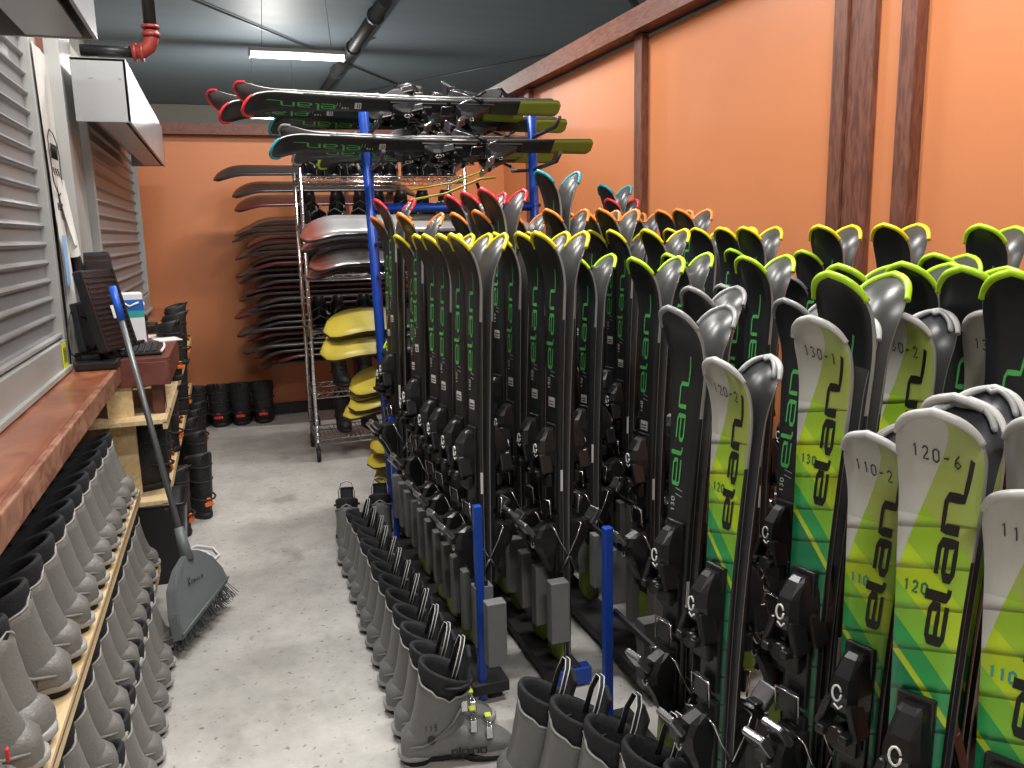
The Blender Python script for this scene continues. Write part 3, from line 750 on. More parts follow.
# word on the nearest boot
b = new()
s0 = first_boot
for stk in ([(0, 0), (0, .8), (.6, .8), (.6, 0), (0, 0)], [(.9, 0), (.9, 1.2)], [(1.2, -.4), (1.2, .8), (1.8, .8), (1.8, 0), (1.2, 0)], [(2.1, 0), (2.1, .8)], [(2.4, 0), (2.4, .8), (3, .8), (3, 0)], [(3.3, 0), (3.3, .8), (3.9, .8), (3.9, 0), (3.3, 0)]):
    ribbon(b, stk, .13, lambda X, Z: (.005+X*.025, -.0560+max(0, (X*.025+.005)-.10)*.12, .040+Z*.020))
link('boot_lettering', b, LOGOK, s0)
b = new()
for i, chs in enumerate('115'):
    for stk in GL[chs]: ribbon(b, stk, .09, lambda X, Z, i=i: (-.072+i*.014+X*.013, -.0625, .128+Z*.016))
link('size_number', b, LOGOK, s0)

# left shelves : heels to the aisle, toes towards the wall
def heel_label(k, where): return 'grey ski boot on the %s, %s from the near end' % (where, ORD[k])
yy = 1.12; k = 0
while yy < 3.75:
    big = (k == 5)
    o = place_boot(bootW, k == 0, (-.435-.145, yy, .531), PI+R(12+random.uniform(-9, 9)) + (R(-22) if big else 0), heel_label(k, 'upper pine step under the counter'), 'grey ski boots on the upper pine step', 1.08, zs=.86)
    if k in (3, 5):
        b = new(); txt = '14-1' if k == 3 else '165-3'
        for i, chs in enumerate(txt):
            for stk in GL[chs]: ribbon(b, stk, .09, lambda X, Z, i=i: (-.095+(i*.018+X*.014)*1.0, -.0630, .100+Z*.020))
        w_ = link('marker_number', b, INK, o)
        b = new()
        for i, chs in enumerate(txt):
            for stk in GL[chs]: ribbon(b, stk, .09, lambda X, Z, i=i: (-.035-(i*.018+X*.014)*1.0, .0630, .100+Z*.020))
        link('marker_number', b, INK, o)
    if k in (2, 3):
        b = new(); box(b, (-.118, -.028, .13), (.006, .012, .03), 0, .002); part(link('heel_tab', b, REDTAG, o), 'red heel tab')
    yy += .158 if not big else .18; k += 1
yy = 1.9; k = 0
while yy < 3.78:
    o = place_boot(bootW, False, (-.385-.145+.02, yy, .191), PI+R(14+random.uniform(-8, 8)), heel_label(k, 'lower pine step at the left'), 'grey ski boots on the lower pine step', 1.0, zs=.88)
    yy += .15; k += 1
yy = 2.1; k = 0
while yy < 3.3:
    o = place_boot(bootW, False, (-.30-.135, yy, 0), PI+R(10+random.uniform(-8, 8)), 'grey ski boot on the floor before the pine steps, %s from the near end' % ORD[k], 'grey ski boots on the floor before the pine steps', .96, zs=.88)
    yy += .15; k += 1

# ================================================================== SNOWBOARD BOOTS
def make_snowboot():
    e = empty('snowboard_boot')
    b = new(); loft(b, [ring(.03, 0, .15, .052), ring(.03, .02, .155, .056), ring(.03, .035, .15, .054)], 0); link('sole', b, BLACKM, e)
    b = new(); rs = []
    for (z, cx, hx, hy) in ((.03, .03, .148, .055), (.07, .025, .145, .058), (.105, -.005, .115, .058), (.14, -.035, .088, .058), (.19, -.045, .078, .058), (.25, -.05, .076, .060), (.30, -.052, .078, .064), (.335, -.055, .078, .066), (.35, -.055, .072, .060), (.34, -.055, .055, .045), (.22, -.05, .045, .035)):
        rs.append(ring(cx, z, hx, hy, n=22, tilt=-.25 if z > .28 else 0))
    loft(b, rs, 0); link('boot_upper', b, NYLON, e)
    b = new()
    for i in range(5): tube(b, [(.03-i*.012, -.05, .15+i*.035), (.052-i*.015, 0, .158+i*.035), (.03-i*.012, .05, .15+i*.035)], .004, 5)
    link('lacing', b, BLACKM, e)
    for (z_, r_) in ((.12, .062), (.215, .0625), (.295, .066)):
        b = new(); tube(b, [(-.05+(r_+.013)*math.cos(q_)*1.0 - (.02 if z_ < .15 else 0), r_*math.sin(q_), z_+.008*math.cos(q_)) for q_ in [R(k_*30) for k_ in range(13)]], .0055, 6); link('strap', b, BLACKM, e)
    b = new(); tube(b, [(-.125, -.012, .33), (-.15, -.01, .37), (-.15, .01, .37), (-.125, .012, .33)], .005, 5); link('pull_loop', b, BLACKM, e)
    b = new(); box(b, (-.132, 0, .085), (.012, .050, .024), 0, .006); box(b, (-.128, 0, .105), (.01, .022, .028), 0, .004); link('heel_tag', b, ORTAG, e)
    return e
sb = make_snowboot(); sbt = dup(sb)
for ch in sbt.children:
    if ch.name.startswith('heel_tag'):
        ch.data = ch.data.copy(); ch.data.materials[0] = REDTAG
first = {'o': True, 'r': True}
def snow(loc, rz, label, kind='o', sc=1.0, tiltx=0):
    proto = sb if kind == 'o' else sbt
    o = proto if first[kind] else dup(proto); first[kind] = False
    o.location = loc; o.rotation_euler = (tiltx, 0, rz); o.scale = (sc,)*3
    tag(o, label, 'snowboard boot', 'black snowboard boots along the left side')
    global LASTSNOW; LASTSNOW = o
snow((-.26, 5.02, 0), R(120), 'black snowboard boot with orange heel tag standing forward on the aisle floor', 'o', 1.08)
snow((-.40, 4.72, 0), R(150), 'black snowboard boot with orange tag on the floor behind the waste bin', 'o', 1.08)
snow((-.30, 5.62, 0), R(125), 'black snowboard boot with red tag behind the forward orange-tagged one', 'r', 1.08)
for k in range(3): snow((-.38+.02*k, 6.1+.3*k, 0), R(140), 'black snowboard boot on the floor under the far shelf, %s beyond the red-tagged boot' % ORD[k], 'r', 1.05)
for k, (y, z) in enumerate(((4.2, .42), (4.42, .42), (4.66, .42), (4.95, .42), (5.25, .42), (5.6, .42), (6.0, .42), (6.4, .42), (6.8, .42))):
    snow((-.45+.03*math.sin(k*2.3), y, z), PI+R(14+35*math.sin(k*1.7)), 'black snowboard boot on the lower shelf beyond the desk leg, %s from the near end' % ORD[k], 'o' if k % 3 else 'o', 1.02)
for k, y in enumerate((4.95, 5.3, 5.7, 6.1, 6.5, 6.9)):
    pass
for k, y in enumerate((5.15, 5.75, 6.4)):
    snow((-.36-.02*k, y, .80), PI+R(-50+40*k), 'black snowboard boot leaning at the far counter edge, %s from the desk' % ORD[k], 'o', .95)
for k, (x, rz) in enumerate(((-.30, 75), (-.12, 80), (.05, 84), (.235, 86))):
    snow((x, 7.5, 0), R(rz), 'black snowboard boot against the orange back wall, %s from the left' % ORD[k], 'r', 1.12 if k else 1.0); LASTSNOW.scale = (1.1, 1.5, 1.05)

# ================================================================== SKIS
def frange(a, b_, n): return [a+(b_-a)*i/(n-1) for i in range(n)]
class Ski:
    def __init__(s, L, wt, ww, ws, kid=False):
        s.L, s.kid = L, kid; s.wt, s.ww, s.ws = wt/2, ww/2, ws/2
        s.s1 = L-(.22 if not kid else .18); s.s2 = L-(.10 if not kid else .085); s.th = R(47 if not kid else 44)
        # centreline table
        s.tab = []; z = 0; c = 0; N = 400
        for i in range(N+1):
            q = L*i/N; th = s.theta(q)
            s.tab.append((z, c)); z += L/N*math.cos(th); c += L/N*math.sin(th)
    def theta(s, q):
        return 0 if q < s.s1 else s.th*((q-s.s1)/(s.L-s.s1))**1.15
    def half(s, q):
        if q > s.s2: return s.ws*max(.0, 1-((q-s.s2)/(s.L-s.s2))**2.1)**.5
        if q < .03: return s.wt*max(0.02, 1-((.03-q)/.03)**2.2*.55)
        a, b_, m = .03, s.s2, s.L*.45
        if q < m: t = (q-a)/(m-a); return s.wt+(s.ww-s.wt)*math.sin(t*PI/2)**1.2
        t = (q-m)/(b_-m); return s.ww+(s.ws-s.ww)*(1-math.cos(t*PI/2))**.95
    def thick(s, q):
        t = q/s.L; return .006+.009*math.sin(min(1, max(0, t))*PI)**1.5
    def P(s, q, w_, off=0):
        """point on the topsheet; off lifts it out of the surface. top faces -y"""
        qq = min(max(q, 0), s.L); i = min(int(qq/s.L*400), 399); f = qq/s.L*400-i
        z = s.tab[i][0]*(1-f)+s.tab[i+1][0]*f; c = s.tab[i][1]*(1-f)+s.tab[i+1][1]*f
        th = s.theta(qq); d = s.thick(qq)+off
        return Vector((w_, -c-d*math.cos(th), z-d*math.sin(th)))
    def body(s):
        b = new(); uvl = b.loops.layers.uv.new('UVMap')
        qs = frange(0, .03, 4)+frange(.06, s.s1, 16)+frange(s.s1+.015, s.s2, 9)[0:]+frange(s.s2+.01, s.L-.012, 6)+[s.L-.006, s.L-.002, s.L]
        rows = []
        for q in qs:
            h = max(s.half(q), .004); top = [b.verts.new(s.P(q, h*u*.96)) for u in (-1, -.5, 0, .5, 1)]
            el = b.verts.new(s.P(q, -h, -s.thick(q)+.0018)); er = b.verts.new(s.P(q, h, -s.thick(q)+.0018))
            bl = b.verts.new(s.P(q, -h, -s.thick(q))); brr = b.verts.new(s.P(q, h, -s.thick(q)))
            rows.append((q, top, el, er, bl, brr))
        for A, B in zip(rows, rows[1:]):
            for k in range(4):
                f = b.faces.new([A[1][k], A[1][k+1], B[1][k+1], B[1][k]]); f.material_index = 0; f.smooth = True
                for lp in f.loops:
                    for RR in (A, B):
                        if lp.vert in RR[1]: lp[uvl].uv = (-1+.5*RR[1].index(lp.vert), s.L-RR[0])
            for tpl, mi in (((A[1][0], A[2], B[2], B[1][0]), 3 if A[0] < s.s1-.1 else 1), ((A[1][4], A[3], B[3], B[1][4]), 3 if A[0] < s.s1-.1 else 1), ((A[2], A[4], B[4], B[2]), 1), ((A[3], A[5], B[5], B[3]), 1), ((A[4], A[5], B[5], B[4]), 2)):
                f = b.faces.new(tpl); f.material_index = mi; f.smooth = True
        for Rr in (rows[0], rows[-1]): b.faces.new(Rr[1]+[Rr[3], Rr[5], Rr[4], Rr[2]]).material_index = 1
        return b
COLNAME = {'T': 'teal', 'R': 'red', 'O': 'orange', 'Y': 'yellow', 'L': 'lime', 'G': 'grey'}
def make_ski(code, L, kid=False, num='150', hand=None):
    S = Ski(L, *( (.110, .078, .132) if not kid else (.104, .086, .134)), kid)
    e = empty('ski'); e['L'] = L
    link('ski_body', S.body(), [KTOP if kid else ATOP, EDGE, KBASE if kid else BASE, BLACKP], e)
    # guard round the tip
    b = new(); g0 = L-(.062 if not kid else .05); path = []
    ql = frange(g0, L-.004, 9)
    for q in ql: path.append(S.P(q, -S.half(q)-.001, -S.thick(q)/2))
    path.append(S.P(L, 0, -S.thick(L)/2)+Vector((0, 0, .003)))
    for q in ql[::-1]: path.append(S.P(q, S.half(q)+.001, -S.thick(q)/2))
    nP = len(path); rad = [.0058+.002*math.sin(PI*i/(nP-1)) for i in range(nP)] if not kid else [.0045+.0035*math.sin(PI*i/(nP-1)) for i in range(nP)]
    rad[0] = rad[-1] = rad[0]*1.25
    tube(b, path, rad, 8)
    if kid:
        tube(b, [S.P(q, -S.half(q)+.011, -S.thick(q)-.003) for q in ql]+[S.P(L-.010, 0, -S.thick(L)-.003)]+[S.P(q, S.half(q)-.011, -S.thick(q)-.003) for q in ql[::-1]], [.003]+[.0055]*17+[.003], 6, mi=1)
    link('tip_guard', b, [GUARD['K' if kid else code], GUARDD], e)
    # lettering
    b = new(); sc = .068 if not kid else .062
    s0 = L-(.47 if not kid else .385); hgt = .026 if not kid else .024; w0 = -.002 if not kid else .020
    if not kid: w0 = -.012
    for stk in ELAN: ribbon(b, stk, (.085 if not kid else .14), lambda X, Yy: S.P(s0+X*sc, (w0 - (Yy-.5)*hgt*1.0 + .006*(X-2)*.5), .0012), step=.25)
    link('logo', b, LOGOG if not kid else LOGOK, e)
    # small print, ticks, sticker
    b = new()
    if not kid:
        for i, chs in enumerate(num):
            for stk in GL[chs]: ribbon(b, stk, .10, lambda X, Yy, i=i: S.P(L-.545+i*.014+X*.014, -.018-Yy*.012, .0011))
        for q in (L-.50, L-.485): ribbon(b, [(-1, 0), (.1, 0)], .04, lambda X, Yy, q=q: S.P(q+Yy*.02-X*.004, X*.022+.006, .0011))
        link('size_print', b, WHITEINK, e)
        b = new(); 
        for (q0, q1, w1, w2, off) in ((L-.605, L-.572, -.026, .012, .0014),):
            vs = [b.verts.new(S.P(q0, w1, off)), b.verts.new(S.P(q0, w2, off)), b.verts.new(S.P(q1, w2, off)), b.verts.new(S.P(q1, w1, off))]; b.faces.new(vs)
        st = link('sticker', b, WHITEINK, e)
        b = new()
        for q in (L-.597, L-.587): ribbon(b, [(-.022, 0), (.006, 0)], .0022, lambda X, Yy, q=q: S.P(q+Yy, X, .0018), step=.004)
        link('sticker_print', b, INK, st)
    else:
        for i, chs in enumerate(num):
            for stk in GL[chs]: ribbon(b, stk, .13, lambda X, Yy, i=i: S.P(L-.315+Yy*.018, -.040+i*.014+X*.013, .0011))
        link('size_print', b, TEALINK if num != '120' and num != '130' else mat('green_number', (.03, .16, .07), .5, noise=.02), e)
        if hand:
            b = new()
            for i, chs in enumerate(hand):
                for stk in GL[chs]: ribbon(b, stk, .06, lambda X, Yy, i=i: S.P(L-.082-i*.003+Yy*.024, -.036+i*.0155+X*.014, .0012))
            link('marker_number', b, INK, e)
    if not kid:
        b = new(); box(b, (S.half(L*.44)-.001, -.006, L*.44), (.003, .009, .075), 0, 0); part(link('edge_sticker', b, WHITEINK, e), 'narrow white sticker on the side')
    # bindings
    m = L*.47 - (.10 if not kid else .075)
    def bb(bm, w_, q, off, size, mi=0, bev=.004, taper=None, rx=0):
        p = S.P(q, w_, off); box(bm, p, size, mi, bev, Matrix.Rotation(rx, 3, 'X'), taper)
    b = new(); bb(b, 0, m+.10, .006, (.060, .014, .30), 0, .004); bb(b, 0, m-.19, .006, (.062, .014, .24), 0, .004); link('binding_plate', b, BLACKP, e)
    # toe piece : wedge with two wings and a window
    tq = m+.165
    t = empty('toe_binding'); t.parent = e; t.scale = (1.1, 1.12, 1.12); t.location = S.P(tq, 0, .012)
    b = new()
    rs = []
    for (z, y0, y1, hx) in ((-.052, 0, .026, .026), (-.03, 0, .046, .030), (0, 0, .052, .030), (.03, 0, .046, .025), (.058, 0, .026, .020), (.066, 0, .016, .016)):
        rs.append([(-hx, -y0, z), (-hx*.9, -y1*.7, z), (-hx*.55, -y1, z), (hx*.55, -y1, z), (hx*.9, -y1*.7, z), (hx, -y0, z)])
    loft(b, rs, 0, smooth=False); link('toe_housing', b, BLACKP, t)
    b = new()
    for sg in (-1, 1):
        box(b, (sg*.028, -.034, -.040), (.014, .040, .062), 0, .005, Matrix.Rotation(sg*R(-18), 3, 'Y')); box(b, (sg*.022, -.052, -.068), (.018, .030, .016), 0, .004)
    link('toe_wings', b, BLACKP, t)
    b = new(); tube(b, [(0, -.02, -.075), (0, -.058, -.072)], .016, 10); box(b, (0, -.016, -.098), (.050, .020, .040), 0, .006); link('toe_pad', b, SMOKE if False else BLACKP, t)
    b = new(); tube(b, [(.012*math.cos(a)*.7-.002, -.0535+.004*0, .004+.014*math.sin(a)) for a in [R(q) for q in range(20, 361, 34)]], .0020, 5); tube(b, [(-.006, -.054, -.016), (.004, -.054, -.022), (.010, -.054, -.014)], .0018, 5); box(b, (-.026, -.040, -.03), (.004, .012, .030), 0, .001)
    part(link('toe_emblem', b, WHITEP, t), 'white ring mark')
    # heel piece
    hq = m-.165
    h = empty('heel_binding'); h.parent = e; h.scale = (1.1, 1.12, 1.12); h.location = S.P(hq, 0, .012)
    b = new(); rs = []
    for (z, y1, hx) in ((.06, .022, .022), (.045, .055, .027), (.02, .072, .027), (-.01, .066, .026), (-.04, .045, .023), (-.075, .028, .020), (-.10, .014, .018)):
        rs.append([(-hx, 0, z), (-hx*.92, -y1*.75, z), (-hx*.5, -y1, z), (hx*.5, -y1, z), (hx*.92, -y1*.75, z), (hx, 0, z)])
    loft(b, rs, 0, smooth=False); link('heel_housing', b, BLACKP, h)
    b = new(); box(b, (0, -.092, .052), (.052, .016, .055), 0, .005, Matrix.Rotation(R(38), 3, 'X')); box(b, (0, -.070, .028), (.034, .030, .04), 1, .005); part(link('heel_lever', b, [SMOKE, BLACKP], h), 'smoky chrome lever')
    b = new(); tube(b, [(.008*math.cos(a), -.0685, -.004+.011*math.sin(a)) for a in [R(q) for q in range(20, 361, 42)]], .0017, 5)
    part(link('heel_mark', b, WHITEP, h), 'white mark')
    # brake arms reach past the base
    for sg in (-1, 1):
        b = new(); tube(b, [(sg*.020, -.015, .055), (sg*.046, -.018, .050), (sg*.050, .0, .01), (sg*.052, .050, -.075)], .0026, 6); ar = link('brake_arm', b, STEEL, h)
        b = new(); tube(b, [(sg*.052, .030, -.045), (sg*.053, .062, -.092)], [.006, .008], 8); link('brake_tip', b, BLACKP, ar)
    b = new(); box(b, (0, -.018, .125), (.05, .01, .055), 0, .003); tube(b, [(-.03, -.02, .09), (-.03, -.026, .15), (.03, -.026, .15), (.03, -.02, .09)], .0026, 6, mi=1); link('brake_pedal', b, [BLACKP, STEEL], e).location = h.location
    return e
SPEC = {'T': (1.78, '176'), 'R': (1.70, '168'), 'O': (1.62, '160'), 'Y': (1.53, '150'), 'L': (1.44, '140'), 'G': (1.345, '130')}
PROTO = {c: make_ski(c, L, False, n) for c, (L, n) in SPEC.items()}
KPROTO = {n: make_ski('K', L, True, n) for n, L in (('130', 1.335), ('120', 1.235), ('110', 1.14))}
used = set()
def take(d, key):
    return dup(d[key])
def ang(px):   # bearing of an image column on the horizon, used to read stations off the photo
    return 0
BASE_Z = .085
rowcount = {}
def pair(code, x, y, phi, row, kid=None, hand=None, gap=.016, dz=0, lean=3.0):
    phi = R(phi+random.uniform(-3, 3)); n = Vector((-math.sin(phi), -math.cos(phi), 0))
    key = (row, code, kid)
    i = rowcount.get(key, 0); rowcount[key] = i+1
    Ltot = (1.24 if kid else SPEC[code][0]); ML = Matrix.Rotation(R(lean), 4, Vector((0, 0, 1)).cross(-n))
    for side in (0, 1):
        o = take(KPROTO, kid) if kid else take(PROTO, code)
        c = Vector((x, y, BASE_Z+dz)) + (n*gap*.5 if side == 0 else -n*gap*.5) + n*math.sin(R(lean))*Ltot
        o.location = c
        # slight spread: the bases touch at the middle and part towards the tip
        tilt = R(.35)
        Rz = Matrix.Rotation(-phi + (PI if side else 0), 4, 'Z')
        Rx = Matrix.Rotation(tilt, 4, 'X')
        o.rotation_euler = (ML @ Rz @ Rx).to_euler()
        what = 'graphic side outward' if side == 0 else 'grey base outward, back to back with its mate'
        if kid:
            
            lab = ('child ski marked %s, white nose fading to green, %s' % (hand, row)) if (hand and side == 0) else 'dark-backed mate of the child ski %s, %s' % (('marked '+hand) if hand else 'printed '+kid, row)
            if not hand and side == 0: lab = 'child ski printed %s, white nose fading to green, %s' % (kid, row)
            grp = 'child skis at the near right'
        else:
            lab = '%s-tipped black ski, %s, %s %s pair from near end, %s' % (COLNAME[code], 'graphic side out' if side == 0 else 'base side out', ORD[i], COLNAME[code], row)
            grp = '%s-tipped skis in the racks' % COLNAME[code]
        o['tmp'] = i; tag(o, lab, 'ski', grp)
        if kid and hand and side == 0:
            b = new(); S = Ski({'130': 1.335, '120': 1.235, '110': 1.14}[kid], .104, .086, .134, True); L = S.L
            for ii, chs in enumerate(hand):
                for stk in GL[chs]: ribbon(b, stk, .07, lambda X, Yy, ii=ii: S.P(L-.088-ii*.003+Yy*.024, -.040+ii*.0155+X*.014, .0014))
            link('marker_number', b, INK, o)
        pairs_log.append(o)
pairs_log = []
def yat(px, X, Z):
    """station along a row at X whose point at height Z sits on the given picture column"""
    lo, hi = .3, 9
    for _ in range(40):
        m_ = (lo+hi)/2; v = Vector((X, m_, Z))-CAM; p = 512+F_PX*v.dot(_r2)/v.dot(_f)
        if p > px: lo = m_
        else: hi = m_
    return (lo+hi)/2
TZ = {c: BASE_Z+L-.03 for c, (L, n_) in SPEC.items()}
def row(name, X, phi, items, minstep=.085, lean=1.0):
    st = []
    for (c, px) in items:
        ph = R(phi); y = yat(px, X-math.sin(ph)*.075, TZ[c])+math.cos(ph)*.075
        st.append([y, c])
    st.sort(key=lambda q: q[0])
    for i in range(1, len(st)):
        if st[i][0]-st[i-1][0] < minstep: st[i][0] = st[i-1][0]+minstep
    for y, c in st: pair(c, X, y, phi, name, lean=lean)
    return st
R0 = row('aisle row', .80, 79, [('R', 380), ('O', 377), ('O', 404), ('Y', 402), ('Y', 420), ('Y', 430), ('Y', 445), ('Y', 458)])
R1 = row('second row', 1.06, 80, [('R', 452), ('R', 468), ('R', 486), ('O', 457), ('O', 480), ('Y', 500), ('Y', 524), ('Y', 541)])
R2 = row('third row', 1.36, 80, [('O', 513), ('O', 551), ('T', 544), ('L', 576), ('L', 638), ('Y', 533)])
R3 = row('fourth row', 1.64, 80, [('O', 577), ('O', 593), ('O', 604), ('Y', 583), ('Y', 594), ('Y', 615), ('Y', 650), ('L', 672), ('G', 726), ('L', 748)])
R4 = row('wall-side row', 2.12, 78, [('T', 609), ('R', 614), ('O', 618), ('O', 633), ('O', 664), ('O', 681), ('Y', 678), ('Y', 698), ('Y', 726), ('Y', 747), ('L', 738), ('G', 792), ('L', 819), ('Y', 822), ('Y', 887)])
def at(px, X, Z, phi): return yat(px, X-math.sin(R(phi))*.075, Z)+math.cos(R(phi))*.075
NR = 'near row'
pair('G', 1.10, at(676, 1.10, TZ['G'], 78), 78, NR)
pair('G', 1.34, at(694, 1.34, TZ['G'], 80), 80, NR, dz=.02)
pair('L', 1.20, at(838, 1.20, TZ['L'], 78), 78, NR)
pair('L', 1.42, at(846, 1.42, TZ['L'], 78), 78, NR)
pair('G', 1.45, at(791, 1.45, TZ['G'], 78), 78, NR)
RR_ = 'right-edge group'
pair('L', 1.58, at(909, 1.58, TZ['L'], 76), 76, RR_)
pair('L', 1.50, at(967, 1.50, TZ['L'], 74), 74, RR_)
pair('L', 1.45, at(1016, 1.45, TZ['L'], 72), 72, RR_)
pair('L', 2.05, at(937, 2.05, TZ['L'], 76), 76, RR_)
pair('L', 2.25, at(984, 2.25, TZ['L']+.08, 78), 78, RR_, dz=.08)
KZ = {'130': BASE_Z+1.335-.03, '120': BASE_Z+1.235-.03, '110': BASE_Z+1.14-.03}
def kid(num, X, px, phi, hand, where, dz=.015): pair('K', X, at(px+5, X+.02, KZ[num]+dz, phi), phi, where, kid=num, hand=hand, dz=dz)
kid('130', 1.14, 812, 81, '130-1', 'leftmost of three such')
kid('130', 1.34, 895, 79, '130-2', 'middle of three such')
kid('130', 1.50, 990, 75, '130-4', 'rightmost of three such')
kid('120', 1.05, 718, 85, '120-2', 'farthest left')
kid('110', 1.15, 872, 75, '110-2', 'second in the right foreground')
kid('120', 1.05, 936, 69, '120-6', 'large in the right foreground')
kid('110', 1.70, 936, 77, None, 'peeping out between two marked ones')
kid('110', 1.10, 1032, 69, '110-8', 'cut by the right picture edge')
kid('120', 1.17, 957, 73, '120-4', 'hidden behind the large foreground one')
kid('120', 1.16, 1052, 71, None, 'cut off at the right edge, behind')
for o in pairs_log:
    del o['tmp']
    if 'L' in o.keys(): del o['L']

# ------------------------------------------------------------------ ski racks (blue posts, dividers, base boards)
def rack(X, y0, y1, label, dx=.0, posts=None, h=.70, both=True, px_off=-.13):
    e = empty('ski_rack', (X, (y0+y1)/2, 0)); L = y1-y0
    for s in ((-1, 1) if posts is None else posts):
        b = new(); box(b, (px_off, s*(L/2), h/2+.01), (.028, .03, h), 0, .004); link('post', b, BLUE, e)
        b = new(); box(b, (.20, s*(L/2+.02), .04), (.13, .05, .06), 0, .004); link('foot_bar', b, BLUE, e)
    for q in (-.105, .165) if both else (-.105,):
        b = new(); box(b, (q, 0, .056), (.13, L+.06, .04), 0, .004)
        link('base_board', b, BLACKM, e)
        b = new(); box(b, (q, 0, .43), (.012, L, .02), 0, .002); link('divider_rail', b, BLACKM, e)
    tag(e, label, 'ski rack', 'blue ski racks')
    return e
def fins(e, X, y0, y1, q, n_):
    for k in range(n_):
        y = y0 + (y1-y0)*k/(n_-1) - e.location.y
        b = new(); box(b, (q, y, .31), (.066, .048, .22), 0, .003); link('divider', b, GREYPANEL, e)
e = rack(.86, 2.52, 4.0, 'blue-posted ski rack beside the aisle with grey dividers')
fins(e, .86, 2.40, 3.95, -.115, 12); fins(e, .86, 2.47, 3.95, .135, 11)
e = rack(1.17, .6, 2.17, 'blue-posted ski rack nearest the camera under the child skis', px_off=-.13)
fins(e, 1.17, .7, 2.1, -.02, 9)
e = rack(1.42, 2.3, 4.2, 'blue-posted ski rack in the middle of the store', posts=(1,))
fins(e, 1.42, 2.35, 4.1, -.10, 12); fins(e, 1.42, 2.35, 4.1, .17, 12)
e = rack(2.07, .9, 4.6, 'blue-posted ski rack along the orange wall'); fins(e, 2.07, 1.2, 4.5, .0, 18)

# ================================================================== BACK: blue overhead rack with skis, chrome shelves, snowboards
e = empty('overhead_rack', (1.25, 4.62, 0))
for (x, xt) in ((-.42, -.475), (.52, .49)):
    b = new(); tube(b, [(x, 0, 0), (xt, 0, 2.26)], .028, 4); o = link('post', b, BLUE, e)
b = new(); tube(b, [(-.45, 0, 1.745), (.5, 0, 1.745)], .026, 4); link('cross_bar', b, BLUE, e)
b = new(); tube(b, [(-.42, 0, .35), (.51, 0, .35)], .026, 4); link('cross_bar', b, BLUE, e)
for x in (-.42, .52):
    b = new(); box(b, (x, 0, .03), (.07, .7, .06), 0, .004); link('foot_bar', b, BLUE, e)
for (x, xs) in ((-.46, -.42), (.49, .52)):
    for z in (2.16, 1.98, 1.58, 1.40, .98, .90, .60, .42, .24):
        for s in (-1, 1):
            b = new(); tube(b, [(xs+(x-xs)*z/2.26, 0, z-.03), (xs+(x-xs)*z/2.26, s*.36, z-.01), (xs+(x-xs)*z/2.26, s*.42, z+.03)], .011, 6); link('arm', b, DARKSTEEL, e)
tag(e, 'blue two-post rack with dark arms holding skis crosswise at the back', 'rack')
def lay(proto, x_tip, y, z, flip, label, cat, grp, rx=0, yaw=0, right=False):
    """lay a long thing crosswise, tip to the left (or right)"""
    o = dup(proto)
    # local +z -> -x (left), local -y (top) -> +z (up) unless flipped
    up = Vector((0, 0, -1 if flip else 1)); ax_ = Vector((1 if right else -1, 0, 0))
    yv = -up; zv = ax_; xv = yv.cross(zv)
    M = Matrix((xv, yv, zv)).transposed().to_4x4()
    M = Matrix.Rotation(yaw, 4, 'Z') @ Matrix.Rotation(rx, 4, 'X') @ M
    o.rotation_euler = M.to_euler(); o.location = Vector((x_tip, y, z)) + (M @ Vector((0, 0, -1)))*0
    tag(o, label, cat, grp); return o
SG = 'skis lying across the overhead rack'
rp, tp, yp = PROTO['R'], PROTO['T'], PROTO['Y']
def layski(code, xtip, y, z, flip, label, yaw=0, right=False, rx=0):
    L = SPEC[code][0] if code in SPEC else 1.5
    return lay(PROTO[code], xtip+(L-.03)*(1 if not right else -1), y, z, flip, label, 'ski', SG, yaw=yaw, right=right, rx=rx)
def edgepair(ca, cb, xa, xb, y, z, la, lb, ra=False):
    """two skis back to back standing on their long edges"""
    layski(ca, xa, y-.012, z, False, la, rx=R(138), right=ra)
    layski(cb, xb, y+.008, z+.01, False, lb, rx=R(-42), right=ra)
edgepair('R', 'R', .155, .13, 4.42, 2.265, 'red-tipped black ski on edge along the overhead rack top, front of all', 'red-tipped black ski, base side to the front one, along the overhead rack top')
edgepair('R', 'R', .05, .0, 4.72, 2.27, 'red-tipped black ski on the overhead rack, second from front on top', 'red-tipped black ski reaching farthest left on the overhead rack top')
edgepair('T', 'Y', .30, .50, 4.86, 2.23, 'teal-tipped black ski at the back of the overhead rack top', 'yellow-tipped black ski at the back of the overhead rack top')
edgepair('T', 'G', .27, .33, 4.42, 2.065, 'teal-tipped black ski on edge along the rack second level, front of all', 'grey-tipped black ski behind the front one on the rack second level')
edgepair('G', 'G', .40, .37, 4.72, 2.06, 'grey-tipped black ski in the middle of the rack second level', 'grey-tipped black ski, rearmost but one of the rack second level')
edgepair('L', 'L', .55, .60, 4.86, 2.05, 'lime-tipped black ski at the back of the rack second level', 'lime-tipped black ski, rearmost on the rack second level')
